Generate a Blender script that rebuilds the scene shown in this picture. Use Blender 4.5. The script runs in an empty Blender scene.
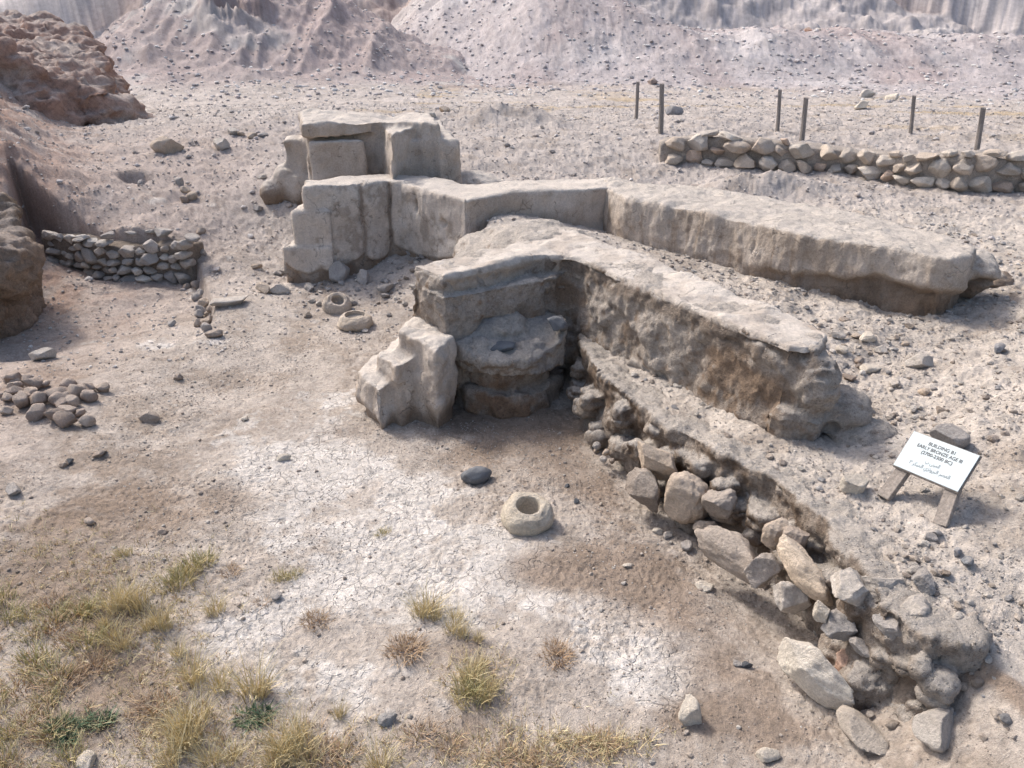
import bpy, math, random
import numpy as np
from mathutils import Vector, Matrix
random.seed(7); RS = np.random.RandomState(11)
sc = bpy.context.scene; COL = sc.collection
# ------------------------------------------------------------------ camera
F, TH, H = 780.0, math.radians(25), 3.6
CT, ST = math.cos(TH), math.sin(TH)
cd = bpy.data.cameras.new('camera'); cam = bpy.data.objects.new('camera', cd); COL.objects.link(cam)
cam.location = (0, 0, H); cam.rotation_euler = (math.radians(90) - TH, 0, 0)
cd.sensor_width = 36; cd.lens = F / 1024 * 36; cd.clip_start = .05; cd.clip_end = 2000
sc.camera = cam
# ------------------------------------------------------------------ light
SUN_EL, SUN_AZ = math.radians(47), math.radians(-47)      # azimuth measured from +y towards +x
w = bpy.data.worlds.new('World'); sc.world = w; w.use_nodes = True
nt = w.node_tree; sky = nt.nodes.new('ShaderNodeTexSky'); sky.sky_type = 'NISHITA'; sky.sun_disc = False
sky.sun_elevation = SUN_EL; sky.sun_rotation = SUN_AZ; sky.air_density = 1.1; sky.dust_density = 4.5; sky.ozone_density = .6
nt.links.new(sky.outputs[0], nt.nodes['Background'].inputs[0]); nt.nodes['Background'].inputs[1].default_value = .15
sl = bpy.data.lights.new('sun', 'SUN'); sl.energy = 2.35; sl.angle = math.radians(9); sl.color = (1, .955, .89)
so = bpy.data.objects.new('sun', sl); COL.objects.link(so)
sd = Vector((math.sin(SUN_AZ) * math.cos(SUN_EL), math.cos(SUN_AZ) * math.cos(SUN_EL), math.sin(SUN_EL)))
so.rotation_euler = sd.to_track_quat('Z', 'Y').to_euler(); so.location = (-8, 8, 14)
sc.view_settings.view_transform = 'Standard'; sc.view_settings.look = 'None'; sc.view_settings.gamma = 1
sc.view_settings.exposure = .58
sc.cycles.max_bounces = 5; sc.cycles.diffuse_bounces = 3

# ------------------------------------------------------------------ maths helpers
def P(px, py, z):
    """where the sight line of a picture point meets the level z (used once, to survey the site plan)"""
    xc = (px - 512) / F; yc = (384 - py) / F
    d = (xc, CT + yc * ST, -ST + yc * CT); t = (z - H) / d[2]
    return (d[0] * t, d[1] * t)
def PV(px, py, z):
    a = P(px, py, z); return Vector((a[0], a[1], z))
def hsh(ix, iy, iz, s):
    h = (ix * 374761393 + iy * 668265263 + iz * 2147483647 + s * 974634777) & 0xffffffff
    h = ((h ^ (h >> 13)) * 1274126177) & 0xffffffff
    h = ((h ^ (h >> 16)) * 2246822519) & 0xffffffff
    return ((h ^ (h >> 15)) & 0xffffff) / float(0xffffff) * 2 - 1
def vn(p, s=0):
    f = np.floor(p); i = f.astype(np.int64); t = p - f; t = t * t * t * (t * (t * 6 - 15) + 10)
    r = 0
    if p.shape[1] == 2:
        for dx in (0, 1):
            for dy in (0, 1):
                wgt = (t[:, 0] if dx else 1 - t[:, 0]) * (t[:, 1] if dy else 1 - t[:, 1])
                r = r + wgt * hsh(i[:, 0] + dx, i[:, 1] + dy, np.int64(0), s)
        return r
    for dx in (0, 1):
        for dy in (0, 1):
            for dz in (0, 1):
                wgt = (t[:, 0] if dx else 1 - t[:, 0]) * (t[:, 1] if dy else 1 - t[:, 1]) * (t[:, 2] if dz else 1 - t[:, 2])
                r = r + wgt * hsh(i[:, 0] + dx, i[:, 1] + dy, i[:, 2] + dz, s)
    return r
ROT = np.array([[.8, .6], [-.6, .8]])
def fbm(p, freq, octv=4, s=0, gain=.5, ridge=False):
    q = np.array(p, float) * freq; a = 1; r = 0; tot = 0
    for k in range(octv):
        n = vn(q, s + k * 17)
        if ridge: n = 1 - 2 * np.abs(n)
        r = r + a * n; tot += a; a *= gain
        q = q * 2.03 + 5.7
        q[:, :2] = q[:, :2] @ ROT
    return r / tot
def sms(a, b, x):
    t = np.clip((x - a) / (b - a), 0, 1); return t * t * (3 - 2 * t)
def mix(a, b, t): return a + (b - a) * t
def cmix(a, b, t): return a * (1 - t[:, None]) + np.asarray(b, float) * t[:, None]
def sdpoly(X, Y, poly):
    """signed distance to a polygon, positive inside"""
    poly = np.array(poly); n = len(poly); d = np.full(X.shape, 1e9); ins = np.zeros(X.shape, bool)
    for i in range(n):
        a = poly[i]; b = poly[(i + 1) % n]; e = b - a; wx = X - a[0]; wy = Y - a[1]
        t = np.clip((wx * e[0] + wy * e[1]) / (e @ e), 0, 1)
        d = np.minimum(d, (wx - e[0] * t) ** 2 + (wy - e[1] * t) ** 2)
        c = ((a[1] <= Y) & (b[1] > Y)) | ((b[1] <= Y) & (a[1] > Y))
        if abs(e[1]) > 1e-9: ins ^= c & (X < a[0] + (Y - a[1]) / e[1] * e[0])
    return np.where(ins, 1, -1) * np.sqrt(d)

# ------------------------------------------------------------------ mesh helpers
def mesh_np(name, V, Fc, col=None, msk=None, smooth=True):
    me = bpy.data.meshes.new(name); V = np.asarray(V, np.float32); Fc = np.asarray(Fc, np.int32)
    k = Fc.shape[1]
    me.vertices.add(len(V)); me.vertices.foreach_set('co', V.ravel())
    me.loops.add(Fc.size); me.loops.foreach_set('vertex_index', Fc.ravel())
    me.polygons.add(len(Fc)); me.polygons.foreach_set('loop_start', np.arange(0, Fc.size, k, dtype=np.int32))
    me.polygons.foreach_set('use_smooth', np.full(len(Fc), smooth))
    me.update(calc_edges=True)
    if col is not None: setcol(me, col)
    if msk is not None:
        a = me.attributes.new('msk', 'FLOAT', 'POINT'); a.data.foreach_set('value', np.asarray(msk, np.float32))
    return me
def setcol(me, col):
    a = me.attributes.get('Col') or me.attributes.new('Col', 'FLOAT_COLOR', 'POINT')
    c = np.ones((len(me.vertices), 4), np.float32); c[:, :3] = np.clip(col, 0, 1); a.data.foreach_set('color', c.ravel())
def link(name, me, mat=None, parent=None, loc=None):
    o = bpy.data.objects.new(name, me); COL.objects.link(o)
    if mat is not None and me is not None:
        me.materials.clear(); me.materials.append(mat)
    if parent is not None: o.parent = parent
    if loc is not None: o.location = loc
    return o
def tag(o, label=None, cat=None, group=None, kind=None):
    if label: o['label'] = label
    if cat: o['category'] = cat
    if group: o['group'] = group
    if kind: o['kind'] = kind
    return o
def thing(name, label, cat, loc=(0, 0, 0), group=None):
    o = bpy.data.objects.new(name, None); o.location = loc; o.empty_display_size = .1; COL.objects.link(o)
    return tag(o, label, cat, group)
def getV(me):
    v = np.empty(len(me.vertices) * 3, np.float32); me.vertices.foreach_get('co', v); return v.reshape(-1, 3).astype(float)
def getN(me):
    v = np.empty(len(me.vertices) * 3, np.float32); me.vertex_normals.foreach_get('vector', v); return v.reshape(-1, 3).astype(float)
def setV(me, V):
    me.vertices.foreach_set('co', np.asarray(V, np.float32).ravel()); me.update()

class Solid:
    """collects closed prisms, fuses them into one eroded body"""
    def __init__(s): s.V = []; s.F = []
    def prism(s, poly, zb, zt, flare=0.0):
        """poly: list of (x,y) or (x,y,ztop)"""
        n = len(poly); c = np.mean([p[:2] for p in poly], axis=0); b = len(s.V)
        area = sum(poly[i][0] * poly[(i + 1) % n][1] - poly[(i + 1) % n][0] * poly[i][1] for i in range(n))
        if area < 0: poly = poly[::-1]
        for i, p in enumerate(poly):
            a = np.array(poly[i - 1][:2]); d = np.array(poly[(i + 1) % n][:2]); e = d - a; nn = np.array([e[1], -e[0]]); nn = nn / (np.linalg.norm(nn) + 1e-9)
            s.V.append((p[0] + nn[0] * flare, p[1] + nn[1] * flare, zb))
        for p in poly: s.V.append((p[0], p[1], p[2] if len(p) > 2 else zt))
        s.F.append([b + i for i in range(n)][::-1]); s.F.append([b + n + i for i in range(n)])
        for i in range(n):
            j = (i + 1) % n; s.F.append([b + i, b + j, b + n + j, b + n + i])
        return s
    def blob(s, c, r, seg=14):
        b = len(s.V); rings = 8
        s.V.append((c[0], c[1], c[2] - r[2]))
        for i in range(1, rings):
            a = -math.pi / 2 + math.pi * i / rings
            for j in range(seg):
                t = 2 * math.pi * j / seg
                s.V.append((c[0] + r[0] * math.cos(a) * math.cos(t), c[1] + r[1] * math.cos(a) * math.sin(t), c[2] + r[2] * math.sin(a)))
        s.V.append((c[0], c[1], c[2] + r[2])); top = len(s.V) - 1
        for j in range(seg):
            k = (j + 1) % seg
            s.F.append([b, b + 1 + k, b + 1 + j]); s.F.append([top, top - seg + j, top - seg + k])
            for i in range(rings - 2):
                q = b + 1 + i * seg; s.F.append([q + j, q + k, q + seg + k, q + seg + j])
        return s
    def fuse(s, name, voxel, smooth=4, sfac=.6):
        me = bpy.data.meshes.new('tmp'); me.from_pydata(s.V, [], s.F); me.update()
        o = bpy.data.objects.new('tmp', me); COL.objects.link(o)
        m = o.modifiers.new('r', 'REMESH'); m.mode = 'VOXEL'; m.voxel_size = voxel; m.use_smooth_shade = True
        if smooth:
            m = o.modifiers.new('s', 'SMOOTH'); m.factor = sfac; m.iterations = smooth
        dg = bpy.context.evaluated_depsgraph_get(); dg.update()
        out = bpy.data.meshes.new_from_object(o.evaluated_get(dg)); out.name = name
        bpy.data.objects.remove(o); bpy.data.meshes.remove(me)
        return out

# ------------------------------------------------------------------ materials
def nodes(name):
    m = bpy.data.materials.new(name); m.use_nodes = True; t = m.node_tree
    return m, t, t.nodes['Principled BSDF']
def earth(name, var=.35, bump=.5, scale=1.0, cracks=0.0, streak=0.0, grain=True, rough=.95):
    m, t, b = nodes(name); N = t.nodes.new; L = t.links.new
    b.inputs['Roughness'].default_value = rough; b.inputs['Specular IOR Level'].default_value = .15
    at = N('ShaderNodeAttribute'); at.attribute_name = 'Col'
    tc = N('ShaderNodeTexCoord'); co = tc.outputs['Object']
    def noise(sc_, det, ro=.6, src=co):
        n = N('ShaderNodeTexNoise'); n.inputs['Scale'].default_value = sc_ * scale; n.inputs['Detail'].default_value = det
        n.inputs['Roughness'].default_value = ro; L(src, n.inputs['Vector']); return n.outputs['Fac']
    def math_(op, a, c, cl=False):
        n = N('ShaderNodeMath'); n.operation = op; n.use_clamp = cl
        for i, v in enumerate((a, c)):
            if isinstance(v, (int, float)): n.inputs[i].default_value = v
            else: L(v, n.inputs[i])
        return n.outputs[0]
    n1 = noise(3.1, 8, .62); n2 = noise(34, 6, .7); n3 = noise(150, 3, .7)
    # multiplier about 1
    a = math_('MULTIPLY', math_('SUBTRACT', n1, .5), var * 2.0)
    c = math_('MULTIPLY', math_('SUBTRACT', n2, .5), var * 3.2)
    d = math_('MULTIPLY', math_('SUBTRACT', n3, .5), var * 2.4)
    mul = math_('ADD', 1, math_('ADD', a, math_('ADD', c, d)))
    hgt = math_('ADD', math_('MULTIPLY', n2, .9), math_('MULTIPLY', n3, .35))
    if streak:
        mp = N('ShaderNodeMapping'); mp.inputs['Scale'].default_value = (17, 17, 1.7); L(co, mp.inputs['Vector'])
        st = noise(1, 5, .6, mp.outputs['Vector'])
        mul = math_('ADD', mul, math_('MULTIPLY', math_('SUBTRACT', st, .5), streak)); hgt = math_('ADD', hgt, math_('MULTIPLY', st, streak))
    if cracks:
        vo = N('ShaderNodeTexVoronoi'); vo.feature = 'DISTANCE_TO_EDGE'; vo.inputs['Scale'].default_value = 9 * scale
        wv = N('ShaderNodeTexNoise'); wv.inputs['Scale'].default_value = 6; wv.inputs['Detail'].default_value = 4; L(co, wv.inputs['Vector'])
        mx = N('ShaderNodeMix'); mx.data_type = 'VECTOR'; mx.inputs['Factor'].default_value = .22; L(co, mx.inputs['A']); L(wv.outputs['Color'], mx.inputs['B'])
        L(mx.outputs['Result'], vo.inputs['Vector'])
        ms = N('ShaderNodeAttribute'); ms.attribute_name = 'msk'; mfac = ms.outputs['Fac']
        if name != 'dusty_ground':
            vo.inputs['Scale'].default_value = 3.4; mfac = math_('GREATER_THAN', noise(2.2, 3), .5)
            cr_to = .022
        else: cr_to = .055
        cr = N('ShaderNodeMapRange'); cr.inputs['From Min'].default_value = .0; cr.inputs['From Max'].default_value = cr_to
        cr.inputs['To Min'].default_value = 1; cr.inputs['To Max'].default_value = 0; L(vo.outputs['Distance'], cr.inputs['Value'])
        k = math_('MULTIPLY', math_('MULTIPLY', cr.outputs['Result'], mfac), cracks)
        k = math_('MULTIPLY', k, math_('GREATER_THAN', n1, .47))
        mul = math_('MULTIPLY', mul, math_('SUBTRACT', 1, math_('MULTIPLY', k, .5))); hgt = math_('SUBTRACT', hgt, math_('MULTIPLY', k, .9))
    if grain:   # small stone chips in the surface
        v2 = N('ShaderNodeTexVoronoi'); v2.inputs['Scale'].default_value = 42 * scale; L(co, v2.inputs['Vector'])
        cp = N('ShaderNodeMapRange'); cp.inputs['From Min'].default_value = .14; cp.inputs['From Max'].default_value = .3
        cp.inputs['To Min'].default_value = 1; cp.inputs['To Max'].default_value = 0; L(v2.outputs['Distance'], cp.inputs['Value'])
        sep = N('ShaderNodeSeparateColor'); L(v2.outputs['Color'], sep.inputs[0])
        on = math_('MULTIPLY', cp.outputs['Result'], math_('GREATER_THAN', sep.outputs[0], .72))
        sh = math_('MULTIPLY', on, math_('SUBTRACT', math_('MULTIPLY', sep.outputs[1], .9), .5))
        mul = math_('ADD', mul, math_('MULTIPLY', sh, .9)); hgt = math_('ADD', hgt, math_('MULTIPLY', on, .5))
    vm = N('ShaderNodeVectorMath'); vm.operation = 'SCALE'; L(at.outputs['Color'], vm.inputs[0]); L(mul, vm.inputs['Scale'])
    L(vm.outputs[0], b.inputs['Base Color'])
    bp = N('ShaderNodeBump'); bp.inputs['Strength'].default_value = bump; bp.inputs['Distance'].default_value = .04; L(hgt, bp.inputs['Height'])
    L(bp.outputs[0], b.inputs['Normal'])
    return m
M_ground = earth('dusty_ground', .38, .75, 1, cracks=.6)
M_adobe = earth('mudbrick', .34, .8, 1.3, streak=.35, grain=True, cracks=.5)
M_plaster = earth('mud_plaster', .27, .6, 1.2, streak=.2, grain=True, cracks=.7)
M_bank = earth('rough_earth', .45, 1.0, 1.1)
M_hillbank = earth('red_earth', .45, 1.0, .4, grain=False)
M_stone = earth('field_stone', .34, .8, 1.6, grain=False, rough=.85)
M_basalt = earth('basalt', .3, .4, 4, grain=False, rough=.7)
M_wood = earth('weathered_wood', .4, .35, 1.5, streak=.8, grain=False, rough=.85)
def plain(name, c, r=.6):
    m, t, b = nodes(name); N = t.nodes.new
    n = N('ShaderNodeTexNoise'); n.inputs['Scale'].default_value = 25; n.inputs['Detail'].default_value = 5
    mr = N('ShaderNodeMix'); mr.data_type = 'RGBA'; mr.inputs['A'].default_value = (*[v * .88 for v in c], 1); mr.inputs['B'].default_value = (*c, 1)
    t.links.new(n.outputs['Fac'], mr.inputs['Factor']); t.links.new(mr.outputs['Result'], b.inputs['Base Color'])
    b.inputs['Roughness'].default_value = r; return m
M_panel = plain('painted_panel', (.52, .59, .62), .5)
M_ink = plain('black_ink', (.03, .03, .035)); M_inkg = plain('faded_ink', (.22, .25, .27))
def grassmat(name):
    m, t, b = nodes(name); at = t.nodes.new('ShaderNodeAttribute'); at.attribute_name = 'Col'
    t.links.new(at.outputs['Color'], b.inputs['Base Color']); b.inputs['Roughness'].default_value = .8
    b.inputs['Specular IOR Level'].default_value = .2; return m
M_grass = grassmat('dry_grass_blades')

# base colours (linear)
PALE = np.array((.56, .505, .455)); DUST = np.array((.445, .39, .345)); TAN = np.array((.335, .28, .235)); BROWN = np.array((.20, .148, .11))
DARK = np.array((.105, .075, .055)); LILAC = np.array((.405, .365, .345)); RED = np.array((.245, .155, .12)); GREY = np.array((.34, .32, .31))
WHITE = np.array((.64, .60, .565))

# ------------------------------------------------------------------ terrain
SH = [(0,125,1.4),(110,125,1.4),(60,160,1.25),(200,130,1.5),(200,160,1.25),(150,190,1.0),(150,215,.75),(60,212,.85),(250,200,.85),(270,225,.55),
      (225,250,.36),(120,224,.74),(280,160,1.2),(300,195,.9),(330,110,1.6),
      (470,180,1.0),(560,175,1.0),(645,172,.95),(600,178,.92),(520,178,.95),(500,148,1.24),(600,150,1.22),(645,146,1.25),(560,130,1.3),(480,120,1.3),(700,118,1.35),(850,128,1.3),(1000,136,1.3),
      (850,215,.95),(950,205,.9),(1020,210,.92),(1020,260,.9),(960,330,.74),(1020,330,.82),(900,400,.64),(1000,420,.85),(1015,500,.8),(1000,600,.66),(1000,700,.48),(1023,767,.4),(1100,500,.95),(1100,300,1)]
LO = [(0,768,.03),(256,768,0),(512,768,0),(760,768,0),(870,760,.06),(0,650,.05),(256,600,0),(400,500,0),(560,450,0),(620,520,0),(700,600,0),(760,680,.0),
      (850,720,.02),(300,420,0),(380,440,-.02),(500,420,-.04),(560,400,0),(100,480,0),(0,480,.08),(200,400,0),(330,345,.06),(250,375,.0),(400,330,.08),(345,268,.2),(400,268,.32),(440,285,.34),
      (400,305,.14),(285,275,.1),(310,285,.1),(300,262,.2),(100,300,-.05),(170,295,-.05),(60,232,.6),(120,230,.64),(190,232,.56),(215,262,.28),(120,340,-.03),(60,282,-.02),(100,362,.07),(200,350,.1),(230,300,.22),(215,275,.2),(245,330,.1),(25,400,.13),(20,350,-.02),
      (640,400,0),(720,470,0),(800,560,0),(880,640,0)]
HI = [(600,385,.52),(650,430,.55),(700,460,.6),(760,490,.64),(820,520,.66),(880,560,.67),(940,610,.62),(640,388,.6),(700,410,.62),(780,445,.64),(850,430,.63),(850,480,.67),
      (650,240,.72),(720,265,.74),(800,292,.75),(960,310,.75),(850,350,.72),(600,232,.78),(560,228,1.05),(500,220,1.1)]
def world(L): return [(*P(a, b, c), c) for a, b, c in L]
FARR = [(x, y, 1.3 - (y - 20) * .05) for x, y in ((-8, 24), (0, 24), (8, 24), (16, 22), (-4, 32), (8, 32), (22, 32), (0, 42), (16, 42), (34, 40), (-14, 30), (-18, 24), (-26, 30), (30, 20), (24, 12), (-22, 14), (-20, 42))] + \
       [(12, 5, 1.2), (8, -2, .6), (0, -4, 0), (-10, -2, .2), (-9, 4, .4), (-14, 9, 1.3), (-11, 13, 1.35)]
def tps_fit(pts, lam=.02):
    p = np.array(pts); n = len(p); X = p[:, :2]
    d2 = ((X[:, None] - X[None]) ** 2).sum(-1); K = .5 * d2 * np.log(d2 + 1e-12); K[np.diag_indices(n)] = lam
    A = np.zeros((n + 3, n + 3)); A[:n, :n] = K; A[:n, n] = 1; A[:n, n + 1:] = X; A[n, :n] = 1; A[n + 1:, :n] = X.T
    s = np.linalg.solve(A, np.r_[p[:, 2], 0, 0, 0]); return X, s
def tps_eval(fit, x, y):
    X, s = fit; r = s[-3] + s[-2] * x + s[-1] * y
    for i in range(len(X)):
        d2 = (x - X[i, 0]) ** 2 + (y - X[i, 1]) ** 2; r = r + s[i] * .5 * d2 * np.log(d2 + 1e-12)
    return r
fit_lo = tps_fit(world(SH + LO) + FARR); fit_hi = tps_fit(world(SH + HI) + FARR)
EDGE_PX = [(985,735,.2),(952,695,.3),(905,690,.25),(868,655,.3),(858,608,.35),(818,560,.35),(766,513,.35),(714,487,.35),(655,452,.3),(612,418,.3),(590,392,.3),(580,365,.3)]
EDGE = [P(*e) for e in EDGE_PX]
UP = EDGE + [(.45, 8.0), (-.2, 7.75), (-.75, 7.55), (-.62, 9), (-.45, 11.0), (-1.5, 11.95), (-2.9, 11.95), (-3.6, 13.3), (-4.2, 14.5), (-6, 20), (-6, 30), (60, 30), (60, -4), (2.75, 1.6)]
PIT = [P(a, b, 0) for a, b in ((36,256),(66,263),(105,270),(140,273),(172,273),(196,277),(208,300),(216,330),(190,352),(100,362),(30,350),(24,310))]
NOTE_hole = P(136, 184, 1.02)
def hills(x, y):
    r = 0
    n = fbm(np.c_[x, y], .06, 4, 51); gul = fbm(np.c_[x * 1.0, y * .25], .35, 4, 52, ridge=True)
    # right hand hill with its flat shoulder
    dd = y + n * 2 - 40.5 - np.clip(1.5 - x, 0, 25) * .95; h = .25 * (dd + np.sqrt(dd * dd + 12)) * sms(30, 36, y); capz = 2.9 + np.maximum(0, 10.0 - x) * .55 + n * .6
    h = np.where(h > capz - .8, capz - .8 + .8 * (1 - np.exp(-(h - capz + .8) / .8)), h)
    h2 = (np.maximum(0, y - 60 - n * 4) * .52 + np.maximum(0, y - 66) * .25) * sms(-8, 2, x)
    h3 = np.clip((y - 60 + n * 4) * .75, 0, np.clip(5.0 + (x + 43) * .42 + n, 1.0, 60))
    # pointed spur left of the middle
    d = np.sqrt((x + 15.5) ** 2 * np.where(x < -15.5, 1.35, .78) + (y - 50.5) ** 2 * 1.05)
    s = np.maximum(0, 6.9 - .5 * d * (1 + .12 * n) + .35 * gul)
    s = np.maximum(s, 1.5 * np.exp(-np.maximum(0, d - 10.8) / 4.5) * sms(30, 36, y + 0 * d) )
    s = s + sms(.0, 1.5, s) * .35 * fbm(np.c_[x, y], .5, 3, 54)
    h = h * sms(-20, -6, x - (y - 50) * .2)
    global SPUR; SPUR = (s > h) & (s > .15)
    return np.maximum.reduce([h, s, np.where(x < 5, h3, 0), h2]) + sms(.2, 2.5, np.maximum.reduce([h, s, h2, h3])) * (.28 * gul + .12 * fbm(np.c_[x, y], 1.1, 4, 53) + sms(56, 62, y) * ((.7 * fbm(np.c_[x, y], .22, 4, 57, ridge=True) + .5 * fbm(np.c_[x, y * 2], .5, 4, 58))))
def terrain_raw(x, y):
    """x,y arrays -> z, upper mask, signed distance to the bank edge"""
    sdv = sdpoly(x, y, UP); q = np.c_[x, y]
    sdn = sdv + .05 * fbm(q, 2.1, 4, 3) + .02 * fbm(q, 11, 2, 9)
    lo = tps_eval(fit_lo, x, y); hi = tps_eval(fit_hi, x, y)
    m = sms(-.05, .16, sdn); r = np.hypot(x, y)
    z = mix(lo, hi, m)
    pt = sms(-.06, .06, sdpoly(x, y, PIT) + .02 * fbm(q, 5, 2, 5)); z = mix(z, np.minimum(z, -.05 + .12 * sms(10.2, 9.0, y)), pt)
    fz = 1.3 - (y - 20) * .05
    z = mix(z, fz, sms(26, 34, r)); z = np.where(r > 34, np.maximum(fz, -1.0 + 0 * y), z)
    z = z + hills(x, y)
    return z, m, sdn
def terrain(x, y):
    z, m, sdn = terrain_raw(x, y); q = np.c_[x, y]; r = np.hypot(x, y)
    floor = (1 - m)
    calm = mix(1.0, .45, floor * sms(16, 8, r))
    z = z + calm * (.05 * fbm(q, .9, 4, 21) + .035 * fbm(q, 3.7, 4, 22) + .016 * fbm(q, 13, 3, 23))
    z = z + .009 * fbm(q, 30, 3, 24) * (r < 16) * (.4 + 1.2 * sms(-.3, .4, fbm(q, 1.3, 3, 33)))
    # rubbly ground to the right, near and beyond the sign
    rub = m * sms(2.7, 3.6, x + .12 * (y - 4)) * sms(10.5, 8.5, y)
    z = z + rub * (.05 * np.abs(fbm(q, 6, 4, 25)) + .03 * fbm(q, 2.4, 3, 26))
    # far slope: scree relief
    far = sms(13, 20, r); z = z + far * (.06 * fbm(q, 1.3, 4, 28) + .02 * fbm(q, 5, 3, 29)); midz = sms(9.5, 12, y) * sms(30, 20, r); z = z + midz * (.05 * fbm(q, 2.2, 4, 35, .6) + .04 * np.abs(fbm(q, 5, 4, 36, .6)) + .02 * fbm(q, 12, 3, 37))
    ls = sms(-.2, 3.6, (-.5 * y - .2 + .5 * fbm(q, .7, 3, 38)) - x) * sms(8.6, 13, y) * sms(26, 19, y); z = z + ls * (1.2 + .35 * fbm(q, 1.4, 4, 39, ridge=True) + .12 * fbm(q, 5, 3, 40))
    # spoil mound in the middle distance, and a small burrow
    mx, my = P(503, 122, 1.35); z = z + .42 * np.exp(-(((x - mx) / 1.3) ** 2 + ((y - my) / .9) ** 2)) * (1 + .5 * fbm(q, 1.5, 3, 30))
    mx, my = P(755, 186, 1.05); z = z + .40 * np.exp(-(((x - mx) / 1.0) ** 2 + ((y - my) / .5) ** 2)) * (1 + .4 * fbm(q, 2, 3, 41))
    hx, hy = NOTE_hole; z = z - .30 * np.exp(-((((x - hx) / .22) ** 2 + ((y - hy) / .2) ** 2) ** 2))
    hx, hy = P(14, 352, 0); z = z - .16 * np.exp(-(((x - hx) / .4) ** 2 + ((y - hy) / .25) ** 2))
    return z, m, sdn
def ZG(x, y): return float(terrain(np.array([x], float), np.array([y], float))[0][0])

def steps(lo, hi, rel):
    r = [lo]
    while r[-1] < hi: r.append(r[-1] * (1 + rel))
    return r[:-1]
rad = np.array(steps(.8, 3.3, .02) + steps(3.3, 13.5, .0027) + steps(13.5, 30, .0045) + steps(30, 75, .0045) + steps(75, 420, .03) + [420.])
ang = np.radians(np.concatenate([np.linspace(-85, -40, 60)[:-1], np.linspace(-40, 40, 1150)[:-1], np.linspace(40, 85, 60)]))
RR, AA = np.meshgrid(rad, ang, indexing='ij'); gx = (RR * np.sin(AA)).ravel(); gy = (RR * np.cos(AA)).ravel()
gz, gm, gsd = terrain(gx, gy)
nr, na = RR.shape; idx = np.arange(nr * na).reshape(nr, na)
quads = np.stack([idx[:-1, :-1], idx[:-1, 1:], idx[1:, 1:], idx[1:, :-1]], -1).reshape(-1, 4)
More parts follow.
